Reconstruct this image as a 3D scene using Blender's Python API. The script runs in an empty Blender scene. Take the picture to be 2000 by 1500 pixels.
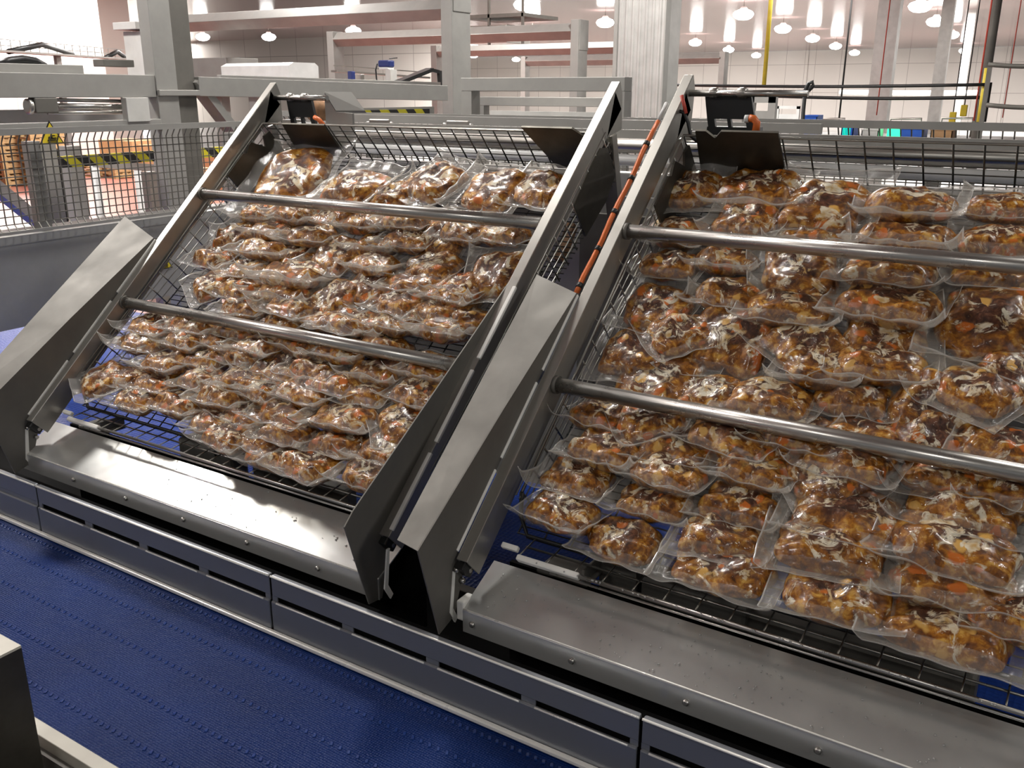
import bpy, bmesh, math, random
from mathutils import Vector, Matrix, noise
R = random.Random(7)
sc = bpy.context.scene
COL = sc.collection
H = 2.3                                  # camera height above the floor; positions below are written relative to the camera
PI = math.pi
# ------------------------------------------------------------------ camera
F = 1787.0
AX = Vector((0.84428988, -0.16543518, 0.50971149))
AY = Vector((0.53588198, 0.25663179, -0.80434484))
AZ = Vector((0.00225876, 0.95224541, 0.30532536))
def ray(u, v):
    c = Vector((u - 1000, 750 - v, -F)); return Vector((c @ AX, c @ AY, c @ AZ))
def on(u, v, ax, val):
    r = ray(u, v); return r * (val / r[ax])
def onp(u, v, p, n):
    r = ray(u, v); return r * (p.dot(n) / r.dot(n))
def atd(u, v, d): return ray(u, v) * (d / F)
cam = bpy.data.cameras.new('camera'); camo = bpy.data.objects.new('camera', cam); COL.objects.link(camo)
cam.sensor_width = 36; cam.lens = F / 2000 * 36; cam.clip_end = 300; cam.clip_start = .02
M = Matrix(((AX[0], AX[1], AX[2], 0), (AY[0], AY[1], AY[2], 0), (AZ[0], AZ[1], AZ[2], H), (0, 0, 0, 1)))
camo.matrix_world = M; sc.camera = camo
# ------------------------------------------------------------------ materials
def nodes(name):
    m = bpy.data.materials.new(name); m.use_nodes = True
    nt = m.node_tree; return m, nt, nt.nodes['Principled BSDF']
def lk(nt, a, b): nt.links.new(a, b)
def nd(nt, t, **k):
    n = nt.nodes.new(t)
    for a, b in k.items(): setattr(n, a, b)
    return n
def ramp(nt, src, stops):
    r = nd(nt, 'ShaderNodeValToRGB'); e = r.color_ramp.elements
    while len(e) < len(stops): e.new(.5)
    for i, (p, c) in enumerate(stops):
        e[i].position = p; e[i].color = (*c, 1) if len(c) == 3 else c
    lk(nt, src, r.inputs[0]); return r.outputs[0]
def tex(nt, scale, detail=4, rough=.55, coord='Object', vec=None, dist=0):
    n = nd(nt, 'ShaderNodeTexNoise'); n.inputs['Scale'].default_value = scale
    n.inputs['Detail'].default_value = detail; n.inputs['Roughness'].default_value = rough; n.inputs['Distortion'].default_value = dist
    if vec is None:
        vec = nd(nt, 'ShaderNodeTexCoord').outputs[coord]
    lk(nt, vec, n.inputs['Vector']); return n.outputs[0]
def mixc(nt, f, a, b):
    n = nd(nt, 'ShaderNodeMix', data_type='RGBA')
    for s, i in ((f, 0), (a, 6), (b, 7)):
        if isinstance(s, (int, float)): n.inputs[i].default_value = s
        elif isinstance(s, tuple): n.inputs[i].default_value = (*s, 1)
        else: lk(nt, s, n.inputs[i])
    return n.outputs[2]
def bump(nt, p, h, st=.2, d=.01):
    b = nd(nt, 'ShaderNodeBump'); b.inputs['Strength'].default_value = st; b.inputs['Distance'].default_value = d
    lk(nt, h, b.inputs['Height']); lk(nt, b.outputs[0], p.inputs['Normal'])
def steel(name, c, rough=.38, mott=.1, sc_=6, metal=1.0, streak=None):
    m, nt, p = nodes(name); p.inputs['Metallic'].default_value = metal
    v = None
    if streak:
        mp = nd(nt, 'ShaderNodeMapping'); mp.inputs['Scale'].default_value = streak
        lk(nt, nd(nt, 'ShaderNodeTexCoord').outputs['Object'], mp.inputs[0]); v = mp.outputs[0]
    n = tex(nt, sc_, 5, .6, vec=v)
    c0 = tuple(x * (1 - mott) for x in c); c1 = tuple(min(1, x * (1 + mott)) for x in c)
    lk(nt, ramp(nt, n, [(.3, c0), (.7, c1)]), p.inputs['Base Color'])
    lk(nt, ramp(nt, n, [(.3, (rough + .06,) * 3), (.7, (rough - .06,) * 3)]), p.inputs['Roughness'])
    return m
def plain(name, c, rough=.5, metal=0, var=.08, sc_=8, spec=.5):
    m, nt, p = nodes(name); p.inputs['Roughness'].default_value = rough; p.inputs['Metallic'].default_value = metal
    p.inputs['Specular IOR Level'].default_value = spec
    n = tex(nt, sc_, 3)
    lk(nt, ramp(nt, n, [(.3, tuple(x * (1 - var) for x in c)), (.7, tuple(min(1, x * (1 + var)) for x in c))]), p.inputs['Base Color'])
    return m
def emit(name, c, s):
    m, nt, p = nodes(name); p.inputs['Base Color'].default_value = (*c, 1)
    p.inputs['Emission Color'].default_value = (*c, 1); p.inputs['Emission Strength'].default_value = s; return m
S = {}
S['steel'] = steel('brushed_steel', (.50, .48, .44), .36, .10, 5)
S['rail'] = steel('rail_steel', (.44, .425, .39), .36, .10, 7, metal=.8)
S['plate'] = steel('plate_steel', (.165, .157, .14), .58, .14, 4, metal=.5)
S['cover'] = steel('cover_steel', (.58, .58, .56), .21, .07, 3, metal=.62)
S['guard'] = steel('guard_steel', (.245, .255, .275), .36, .05, 3, metal=.5)
S['dark'] = steel('dark_plate', (.12, .112, .095), .5, .15, 9)
S['bar'] = steel('bar_steel', (.52, .50, .47), .30, .08, 9)
S['wire'] = steel('wire_steel', (.34, .33, .30), .32, .08, 9)
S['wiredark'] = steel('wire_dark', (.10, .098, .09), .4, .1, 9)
S['beam'] = steel('beam_steel', (.37, .362, .34), .48, .12, 3, metal=.45)
S['trough'] = steel('trough_steel', (.46, .46, .45), .5, .12, 3, metal=.7)
S['strip'] = plain('white_strip', (.86, .85, .80), .35)
S['bright'] = steel('edge_highlight_and_strip', (.90, .88, .82), .3, .04, 8, metal=.2)  # pale colour paints highlights along edges; the belt's edge strip shares it
S['black'] = plain('black_plastic', (.012, .012, .012), .4)
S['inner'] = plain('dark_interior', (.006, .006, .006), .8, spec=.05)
S['greybox'] = plain('grey_cabinet', (.55, .54, .51), .45)
S['whitebox'] = plain('white_cabinet', (.72, .72, .70), .4)
S['orange'] = plain('orange_hose', (.72, .16, .03), .4)
S['redcord'] = plain('red_cord', (.62, .09, .06), .5)
S['yellow'] = plain('yellow_paint', (.75, .58, .03), .45)
S['yellowcord'] = plain('yellow_cord', (.75, .60, .06), .5)
S['blue'] = plain('blue_motor', (.02, .035, .16), .4)
S['bluecrate'] = plain('blue_crate', (.015, .12, .62), .5)
S['green'] = plain('green_crate', (.02, .42, .24), .5)
S['card'] = plain('cardboard', (.50, .30, .15), .8)
S['wood'] = plain('pallet_wood', (.42, .28, .13), .8, sc_=14, var=.2)
S['cream'] = plain('cream_edge', (.60, .57, .49), .45)
S['white'] = plain('white_plastic', (.7, .7, .68), .4)
S['rust'] = plain('rusty_bar', (.25, .13, .06), .7, sc_=25, var=.4)
S['lamp'] = emit('lamp_glow', (1, .98, .95), 22)
S['greenglow'] = emit('green_crate_glow', (.03, .8, .35), 1.6)  # emission put in so both green crates glow
# striped hazard tape (diagonal yellow/black)
def hazard(name, axis):
    m, nt, p = nodes(name); p.inputs['Roughness'].default_value = .5
    s = nd(nt, 'ShaderNodeSeparateXYZ'); lk(nt, nd(nt, 'ShaderNodeTexCoord').outputs['Object'], s.inputs[0])
    a = nd(nt, 'ShaderNodeMath', operation='ADD'); lk(nt, s.outputs[axis], a.inputs[0]); lk(nt, s.outputs[2], a.inputs[1])
    b = nd(nt, 'ShaderNodeMath', operation='MULTIPLY'); lk(nt, a.outputs[0], b.inputs[0]); b.inputs[1].default_value = 1 / .16
    f = nd(nt, 'ShaderNodeMath', operation='FRACT'); lk(nt, b.outputs[0], f.inputs[0])
    g = nd(nt, 'ShaderNodeMath', operation='GREATER_THAN'); lk(nt, f.outputs[0], g.inputs[0]); g.inputs[1].default_value = .5
    lk(nt, mixc(nt, g.outputs[0], (.012, .012, .012), (.62, .55, .02)), p.inputs['Base Color']); return m
S['hazY'] = hazard('hazard_tape', 1)
# blue belts
def belt_mat(name, c0, c1, coarse):
    m, nt, p = nodes(name); p.inputs['Roughness'].default_value = .40; p.inputs['Specular IOR Level'].default_value = .16
    co = nd(nt, 'ShaderNodeTexCoord').outputs['Object']
    lk(nt, ramp(nt, tex(nt, 3.5, 4, vec=co), [(.3, c0), (.7, c1)]), p.inputs['Base Color'])
    mp = nd(nt, 'ShaderNodeMapping'); mp.inputs['Scale'].default_value = (1, 1, 1); lk(nt, co, mp.inputs[0])
    vo = nd(nt, 'ShaderNodeTexVoronoi'); vo.inputs['Scale'].default_value = coarse; vo.inputs['Randomness'].default_value = .25
    lk(nt, mp.outputs[0], vo.inputs['Vector'])
    bump(nt, p, vo.outputs['Distance'], .55, .006)
    return m
S['belt'] = belt_mat('blue_belt', (.001, .0145, .088), (.002, .021, .122), 150)
S['belt2'] = belt_mat('blue_module_belt', (.006, .035, .22), (.010, .05, .31), 60)
S['stud'] = plain('belt_studs', (.010, .036, .17), .22)
# room
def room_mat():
    m, nt, p = nodes('bounce_tinted_ceiling'); p.inputs['Roughness'].default_value = .16; p.inputs['Specular IOR Level'].default_value = .6
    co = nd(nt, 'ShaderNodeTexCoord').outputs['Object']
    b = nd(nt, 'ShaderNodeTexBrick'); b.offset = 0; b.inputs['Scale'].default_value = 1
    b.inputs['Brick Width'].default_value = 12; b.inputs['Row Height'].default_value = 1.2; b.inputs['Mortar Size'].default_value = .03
    b.inputs['Color1'].default_value = (.40, .25, .24, 1); b.inputs['Color2'].default_value = (.385, .24, .23, 1); b.inputs['Mortar'].default_value = (.22, .19, .185, 1)  # pink bounce from the red floor is painted into the panel colour
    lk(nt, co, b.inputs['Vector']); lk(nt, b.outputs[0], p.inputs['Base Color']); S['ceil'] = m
    m, nt, p = nodes('wall_panels'); p.inputs['Roughness'].default_value = .35
    s = nd(nt, 'ShaderNodeSeparateXYZ'); lk(nt, nd(nt, 'ShaderNodeTexCoord').outputs['Object'], s.inputs[0])
    cb = nd(nt, 'ShaderNodeCombineXYZ'); lk(nt, s.outputs[0], cb.inputs[0]); lk(nt, s.outputs[2], cb.inputs[1])
    b = nd(nt, 'ShaderNodeTexBrick'); b.offset = 0; b.inputs['Scale'].default_value = 1
    b.inputs['Brick Width'].default_value = 2.4; b.inputs['Row Height'].default_value = 2.2; b.inputs['Mortar Size'].default_value = .02
    b.inputs['Color1'].default_value = (.80, .75, .70, 1); b.inputs['Color2'].default_value = (.76, .71, .66, 1); b.inputs['Mortar'].default_value = (.45, .40, .37, 1)
    lk(nt, cb.outputs[0], b.inputs['Vector']); lk(nt, b.outputs[0], p.inputs['Base Color']); S['wall'] = m
room_mat()
S['floor'] = plain('red_floor', (.33, .115, .09), .3, var=.12, sc_=.8)
S['ceil2'] = plain('grey_ceiling', (.44, .44, .43), .3, var=.05, sc_=.5)  # unseen near ceiling, kept grey so the steel covers reflect no pink
S['floorgrey'] = plain('grey_floor', (.20, .195, .185), .4, var=.12, sc_=.8)
# galvanised column cladding with ribs
m, nt, p = nodes('ribbed_cladding'); p.inputs['Metallic'].default_value = .7
co = nd(nt, 'ShaderNodeTexCoord').outputs['Object']
lk(nt, ramp(nt, tex(nt, 5, 5, vec=co), [(.3, (.50, .49, .47)), (.7, (.62, .61, .585))]), p.inputs['Base Color']); p.inputs['Roughness'].default_value = .45
S['clad'] = m
# stew inside pouches
def stew():
    m, nt, p = nodes('stew'); co = nd(nt, 'ShaderNodeTexCoord').outputs['Object']
    oi = nd(nt, 'ShaderNodeObjectInfo')
    ad = nd(nt, 'ShaderNodeVectorMath', operation='MULTIPLY_ADD')
    cb = nd(nt, 'ShaderNodeCombineXYZ'); lk(nt, oi.outputs['Random'], cb.inputs[0]); lk(nt, oi.outputs['Random'], cb.inputs[2])
    lk(nt, cb.outputs[0], ad.inputs[0]); ad.inputs[1].default_value = (37, 11, 23); lk(nt, co, ad.inputs[2])
    v = ad.outputs[0]
    # beef lies on the crown, amber gravy fills the sides and the belly
    mp = nd(nt, 'ShaderNodeMapping'); mp.inputs['Scale'].default_value = (9.5, 13.5, 20); mp.inputs['Location'].default_value = (0, 0, -.62)
    L = nd(nt, 'ShaderNodeVectorMath', operation='LENGTH'); lk(nt, co, mp.inputs[0]); lk(nt, mp.outputs[0], L.inputs[0])
    a1 = nd(nt, 'ShaderNodeMath', operation='MULTIPLY_ADD'); lk(nt, tex(nt, 20, 4, .6, vec=v), a1.inputs[0]); a1.inputs[1].default_value = 1.7; lk(nt, L.outputs['Value'], a1.inputs[2])
    mr = nd(nt, 'ShaderNodeMapRange'); lk(nt, a1.outputs[0], mr.inputs[0]); mr.inputs[1].default_value = 1.42; mr.inputs[2].default_value = 1.80
    gravy = ramp(nt, tex(nt, 42, 6, .62, vec=v, dist=.4), [(.30, (.04, .010, .001)), (.43, (.165, .049, .002)), (.54, (.35, .13, .008)), (.66, (.62, .35, .07))])
    beef = ramp(nt, tex(nt, 48, 6, .68, vec=v, dist=.7), [(.32, (.016, .005, .003)), (.5, (.070, .023, .011)), (.68, (.22, .09, .045))])
    c = mixc(nt, mr.outputs[0], beef, gravy)
    vo = nd(nt, 'ShaderNodeTexVoronoi'); vo.inputs['Scale'].default_value = 26
    dv = nd(nt, 'ShaderNodeVectorMath', operation='MULTIPLY_ADD'); nz = nd(nt, 'ShaderNodeTexNoise'); nz.inputs['Scale'].default_value = 30; lk(nt, v, nz.inputs['Vector'])
    lk(nt, nz.outputs['Color'], dv.inputs[0]); dv.inputs[1].default_value = (.03, .03, .03); lk(nt, v, dv.inputs[2]); lk(nt, dv.outputs[0], vo.inputs['Vector'])
    s2 = nd(nt, 'ShaderNodeSeparateColor'); lk(nt, vo.outputs['Color'], s2.inputs[0])
    def bits(lo, hi, rad):
        g1 = nd(nt, 'ShaderNodeMath', operation='COMPARE'); lk(nt, s2.outputs[0], g1.inputs[0]); g1.inputs[1].default_value = (lo + hi) / 2; g1.inputs[2].default_value = (hi - lo) / 2
        g2 = nd(nt, 'ShaderNodeMapRange'); lk(nt, vo.outputs['Distance'], g2.inputs[0]); g2.inputs[1].default_value = rad; g2.inputs[2].default_value = rad - .12
        g3 = nd(nt, 'ShaderNodeMath', operation='MULTIPLY'); lk(nt, g1.outputs[0], g3.inputs[0]); lk(nt, g2.outputs[0], g3.inputs[1]); return g3.outputs[0]
    c = mixc(nt, bits(.86, 1.0, .50), c, (.52, .13, .012))
    c = mixc(nt, bits(.0, .10, .46), c, (.60, .34, .08))
    fm = nd(nt, 'ShaderNodeMath', operation='MULTIPLY_ADD'); lk(nt, mr.outputs[0], fm.inputs[0]); fm.inputs[1].default_value = -.06; lk(nt, tex(nt, 21, 8, .66, vec=v, dist=1.0), fm.inputs[2])
    fatm = ramp(nt, fm.outputs[0], [(.505, (0, 0, 0)), (.56, (.93, .93, .93))])
    c = mixc(nt, fatm, c, ramp(nt, tex(nt, 40, 2, vec=v), [(.32, (.52, .33, .12)), (.58, (.74, .69, .56))]))
    lk(nt, c, p.inputs['Base Color']); p.inputs['Roughness'].default_value = .42; p.inputs['Specular IOR Level'].default_value = .35
    p.inputs['Coat Weight'].default_value = .25; p.inputs['Coat Roughness'].default_value = .06
    bump(nt, p, tex(nt, 60, 4, .6, vec=v), .45, .004)
    S['stew'] = m
stew()
def film(name, milk, gl, rough):
    m = bpy.data.materials.new(name); m.use_nodes = True; nt = m.node_tree; nt.nodes.clear()
    out = nd(nt, 'ShaderNodeOutputMaterial'); tr = nd(nt, 'ShaderNodeBsdfTransparent'); tr.inputs[0].default_value = (.97, .965, .95, 1)
    df = nd(nt, 'ShaderNodeBsdfDiffuse'); df.inputs[0].default_value = (.70, .68, .64, 1)
    tl = nd(nt, 'ShaderNodeBsdfTranslucent'); tl.inputs[0].default_value = (.75, .73, .69, 1)
    ad = nd(nt, 'ShaderNodeMixShader'); ad.inputs[0].default_value = .4; lk(nt, df.outputs[0], ad.inputs[1]); lk(nt, tl.outputs[0], ad.inputs[2])
    gs = nd(nt, 'ShaderNodeBsdfGlossy'); gs.inputs['Roughness'].default_value = rough; gs.inputs[0].default_value = (1, 1, 1, 1)
    co = nd(nt, 'ShaderNodeTexCoord').outputs['Object']
    b = nd(nt, 'ShaderNodeBump'); b.inputs['Strength'].default_value = .35; b.inputs['Distance'].default_value = .006
    lk(nt, tex(nt, 30, 4, .6, vec=co, dist=2.2), b.inputs['Height']); lk(nt, b.outputs[0], gs.inputs['Normal'])
    lw = nd(nt, 'ShaderNodeLayerWeight'); lw.inputs[0].default_value = .5
    mg = nd(nt, 'ShaderNodeMapRange'); lk(nt, lw.outputs['Facing'], mg.inputs[0]); mg.inputs[1].default_value = .3; mg.inputs[2].default_value = 1; mg.inputs[3].default_value = gl; mg.inputs[4].default_value = gl * 4
    m1 = nd(nt, 'ShaderNodeMixShader'); m1.inputs[0].default_value = milk; lk(nt, tr.outputs[0], m1.inputs[1]); lk(nt, ad.outputs[0], m1.inputs[2])
    m2 = nd(nt, 'ShaderNodeMixShader'); lk(nt, mg.outputs[0], m2.inputs[0]); lk(nt, m1.outputs[0], m2.inputs[1]); lk(nt, gs.outputs[0], m2.inputs[2])
    lk(nt, m2.outputs[0], out.inputs[0]); return m
S['film'] = film('clear_film', .0, .022, .06)
S['seal'] = film('sealed_film', .17, .03, .18)
S['rim'] = film('film_rim_highlight', .5, .06, .2)  # milkier rim paints a bright edge around the flange
# ------------------------------------------------------------------ mesh helpers
class MB:
    def __init__(s): s.b = bmesh.new()
    def box(s, c, d, rot=None, bev=0):
        r = bmesh.ops.create_cube(s.b, size=1); vs = r['verts']
        for v in vs: v.co = Vector((v.co.x * d[0], v.co.y * d[1], v.co.z * d[2]))
        if bev:
            e = list({e for v in vs for e in v.link_edges})
            rr = bmesh.ops.bevel(s.b, geom=e, offset=bev, segments=2, affect='EDGES', profile=.5)
            vs = list({v for f in rr['faces'] for v in f.verts} | {v for v in vs if v.is_valid})
        for v in vs:
            if rot is not None: v.co = rot @ v.co
            v.co += Vector(c)
        return s
    def bb(s, x, y, z, bev=0):
        return s.box(((x[0] + x[1]) / 2, (y[0] + y[1]) / 2, (z[0] + z[1]) / 2), (abs(x[1] - x[0]), abs(y[1] - y[0]), abs(z[1] - z[0])), None, bev)
    def beam(s, a, b, w, h, up=(0, 0, 1), bev=0, roll=0):
        a = Vector(a); b = Vector(b); d = b - a; L = d.length; d.normalize()
        u = Vector(up); x = d.cross(u).normalized(); u = x.cross(d)
        m = Matrix((x, d, u)).transposed()
        if roll: m = m @ Matrix.Rotation(roll, 3, 'Y')
        return s.box((a + b) / 2, (w, L, h), m, bev)
    def tube(s, pts, r, n=8, cap=True):
        pts = [Vector(p) for p in pts]; rings = []
        for i, p in enumerate(pts):
            t = (pts[min(i + 1, len(pts) - 1)] - pts[max(i - 1, 0)]).normalized()
            if i == 0: u = t.orthogonal().normalized()
            else: u = (u - t * u.dot(t)).normalized()
            w = t.cross(u)
            rings.append([s.b.verts.new(p + (u * math.cos(2 * PI * k / n) + w * math.sin(2 * PI * k / n)) * r) for k in range(n)])
        for a, b in zip(rings, rings[1:]):
            for k in range(n):
                f = s.b.faces.new((a[k], a[(k + 1) % n], b[(k + 1) % n], b[k])); f.smooth = n > 4
        if cap: s.b.faces.new(rings[0][::-1]); s.b.faces.new(rings[-1])
        return s
    def prism(s, poly, vec):
        vec = Vector(vec)
        a = [s.b.verts.new(Vector(p)) for p in poly]; b = [s.b.verts.new(Vector(p) + vec) for p in poly]
        n = len(poly); s.b.faces.new(a); s.b.faces.new(b[::-1])
        for k in range(n): s.b.faces.new((a[k], b[k], b[(k + 1) % n], a[(k + 1) % n]))
        return s
    def lathe(s, c, prof, n=20, axis='Z', smooth=True):
        q = {'Z': Matrix.Identity(3), 'X': Matrix.Rotation(PI / 2, 3, 'Y'), 'Y': Matrix.Rotation(-PI / 2, 3, 'X')}[axis]
        rings = [[s.b.verts.new(Vector(c) + q @ Vector((r * math.cos(2 * PI * k / n), r * math.sin(2 * PI * k / n), z))) for k in range(n)] for r, z in prof]
        for a, b in zip(rings, rings[1:]):
            for k in range(n):
                f = s.b.faces.new((a[k], a[(k + 1) % n], b[(k + 1) % n], b[k])); f.smooth = smooth
        s.b.faces.new(rings[0][::-1]); s.b.faces.new(rings[-1]); return s
    def build(s, name, mat, parent=None, origin=None, smooth=False):
        bmesh.ops.recalc_face_normals(s.b, faces=s.b.faces)
        me = bpy.data.meshes.new(name)
        cs = [v.co for v in s.b.verts]
        if parent is not None:
            o0 = Vector(parent['org'])
        elif origin is not None: o0 = Vector(origin)
        else:
            o0 = Vector(((min(c.x for c in cs) + max(c.x for c in cs)) / 2, (min(c.y for c in cs) + max(c.y for c in cs)) / 2, min(c.z for c in cs)))
        for v in s.b.verts: v.co = v.co - o0
        s.b.to_mesh(me); s.b.free()
        ms = mat if isinstance(mat, (list, tuple)) else [mat]
        for x in ms: me.materials.append(x)
        o = bpy.data.objects.new(name, me); COL.objects.link(o)
        o['org'] = list(o0)
        if parent is None: o.location = o0 + Vector((0, 0, H))
        else: o.parent = parent
        return o
def tag(o, label, cat, group=None, kind=None):
    o['label'] = label; o['category'] = cat
    if group: o['group'] = group
    if kind: o['kind'] = kind
    return o
def thing(name, label, cat, loc, group=None):
    o = bpy.data.objects.new(name, None); COL.objects.link(o); o.empty_display_size = .1
    o['org'] = list(loc); o.location = Vector(loc) + Vector((0, 0, H)); return tag(o, label, cat, group)
def struct(o, label=None, cat='structure'):
    o['kind'] = 'structure'; o['label'] = label or o.name.replace('_', ' '); o['category'] = cat; return o
FL = -H
# ------------------------------------------------------------------ the room
CE = 3.2
struct(MB().bb((-95, -4.45), (-14, 19), (FL - .2, FL)).build('floor', S['floor']), 'red sealed factory floor behind the left mesh fence', 'floor')
struct(MB().bb((-95, -4.45), (19, 80), (FL - .2, FL)).build('floor', S['floorgrey']), 'grey floor at the far end of the hall', 'floor')
struct(MB().bb((-4.45, 40), (-14, 80), (FL - .2, FL)).build('floor', S['floorgrey']), 'grey floor under the machines', 'floor')
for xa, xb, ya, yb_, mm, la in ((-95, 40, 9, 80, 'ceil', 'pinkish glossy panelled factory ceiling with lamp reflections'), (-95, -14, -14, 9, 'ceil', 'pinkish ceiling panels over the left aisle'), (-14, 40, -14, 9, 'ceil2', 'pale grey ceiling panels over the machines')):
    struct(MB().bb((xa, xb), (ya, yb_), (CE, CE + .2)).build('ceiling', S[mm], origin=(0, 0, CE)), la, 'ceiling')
pw = on(1500, 100, 2, CE); yb = pw.y
struct(MB().bb((-95, 40), (yb, yb + .3), (FL, CE)).build('wall_back', S['wall'], origin=(0, yb, FL)), 'cream panelled far wall', 'wall')
pl = on(560, 75, 2, CE); xe = on(872, 120, 1, pl.y).x
struct(MB().bb((-95, xe), (pl.y, pl.y + .3), (FL, CE)).build('wall_left', S['wall'], origin=(0, pl.y, FL)), 'white panelled wall behind the overhead frames', 'wall')
x2 = on(197, 60, 1, 17.5).x
struct(MB().bb((x2 - 30, x2), (17.5, 18.5), (FL, CE)).build('wall_front', S['wall'], origin=(x2, 17.5, FL)), 'bright white partition wall at upper left', 'wall')
# ------------------------------------------------------------------ front belt conveyor
X0, X1 = -5.2, 1.3
YG = 1.60
cv = thing('belt_conveyor', 'wide blue plastic belt conveyor running across the bottom of the picture', 'conveyor', (-1.5, 1.3, FL))
MB().bb((X0, X1), (.99, 1.592), (-1.535, -1.515)).build('belt', S['belt'], cv)
# rows of raised studs along the belt
for yy, st in ((1.555, .022), (1.455, .026), (1.33, .028), (1.20, .024), (1.075, .024)):
    q = MB(); x = -3.6
    while x < .2:
        q.box((x, yy, -1.5145), (.008, .013, .0045), Matrix.Rotation(.5, 3, 'Z'), .0015); x += st
    o = q.build('stud_row', S['stud'], cv)
MB().bb((X0, X1), (.955, .99), (-1.80, -1.497), .002).build('side_rail', S['cream'], cv)
MB().bb((X0, X1), (.94, .954), (-2.1, -1.53)).build('side_panel', S['plate'], cv)
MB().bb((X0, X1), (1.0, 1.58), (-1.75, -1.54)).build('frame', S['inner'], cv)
for x in (-4.6, -2.6, -.6): MB().bb((x, x + .06), (1.2, 1.26), (FL, -1.75)).build('leg', S['steel'], cv)
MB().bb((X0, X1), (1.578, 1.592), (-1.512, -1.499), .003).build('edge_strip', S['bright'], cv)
post = thing('frame_post', 'square steel post at bottom left corner beside the blue belt', 'post', (-1.93, .82, FL))
MB().bb((-2.0, -1.858), (.74, .9), (FL, -1.18)).build('post', S['dark'], post)
MB().bb((-2.0, -1.858), (.74, .9), (-1.18, -1.174)).build('cap', S['cream'], post)  # thin pale layer painting the lit top of the dark post
# ------------------------------------------------------------------ slotted guard panels
seams = [-4.165, -3.0, -1.837, -.672, .493]
gl = ['plain grey steel guard panel at left edge behind blue belt', 'grey slotted guard panel in front of the left tray cover',
      'grey slotted guard panel below the gap between the trays', 'grey slotted guard panel at lower right corner']
for i in range(4):
    a, b = seams[i] + .004, seams[i + 1] - .004
    g = MB()
    zt, zm, zb = -1.328, -1.392, -1.503
    g.bb((a, b), (YG, YG + .004), (zm, zt), .0015)
    g.bb((a, b), (YG - .001, YG + .016), (zt - .012, zt + .002), .0045)       # rolled top edge
    if i:
        per = (b - a) / 4
        for k in range(5):
            xa = a + per * k; g.bb((max(a, xa - .02), min(b, xa + .02)), (YG, YG + .004), (zm - .016, zm))
    else: g.bb((a, b), (YG, YG + .004), (zm - .016, zm))
    g.bb((a, b), (YG - .008, YG + .002), (zb, zm - .014), .004)
    o = g.build('guard_panel', S['guard'])
    MB().tube([(a, YG - .001, zt - .001), (b, YG - .001, zt - .001)], .0032, 8).build('edge_glint', S['bright'], o)  # thin pale tube painting the highlight along the top edge
    if i:
        for k in range(4):
            MB().tube([(a + per * k + .022, YG - .0075, zm - .0155), (a + per * (k + 1) - .022, YG - .0075, zm - .0155)], .0028, 8).build('lip_glint', S['bright'], o)  # thin pale tube painting the highlight on the slot's lower lip
    tag(o, gl[i], 'guard panel', 'guard panels along the belt')
o = MB().bb((X0, X1), (YG + .016, YG + .05), (FL, -1.345)).build('backing_panel', S['inner']); tag(o, 'black backing behind the slotted guard panels', 'panel')  # black sheet put in so the slots and gap look unlit
o = MB().bb((X0, X1), (1.72, 2.02), (FL, -1.52)).build('machine_plinth', S['inner']); tag(o, 'dark machine base under the tray covers', 'base')  # dark box put in to hide the floor and keep the gap black
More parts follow.
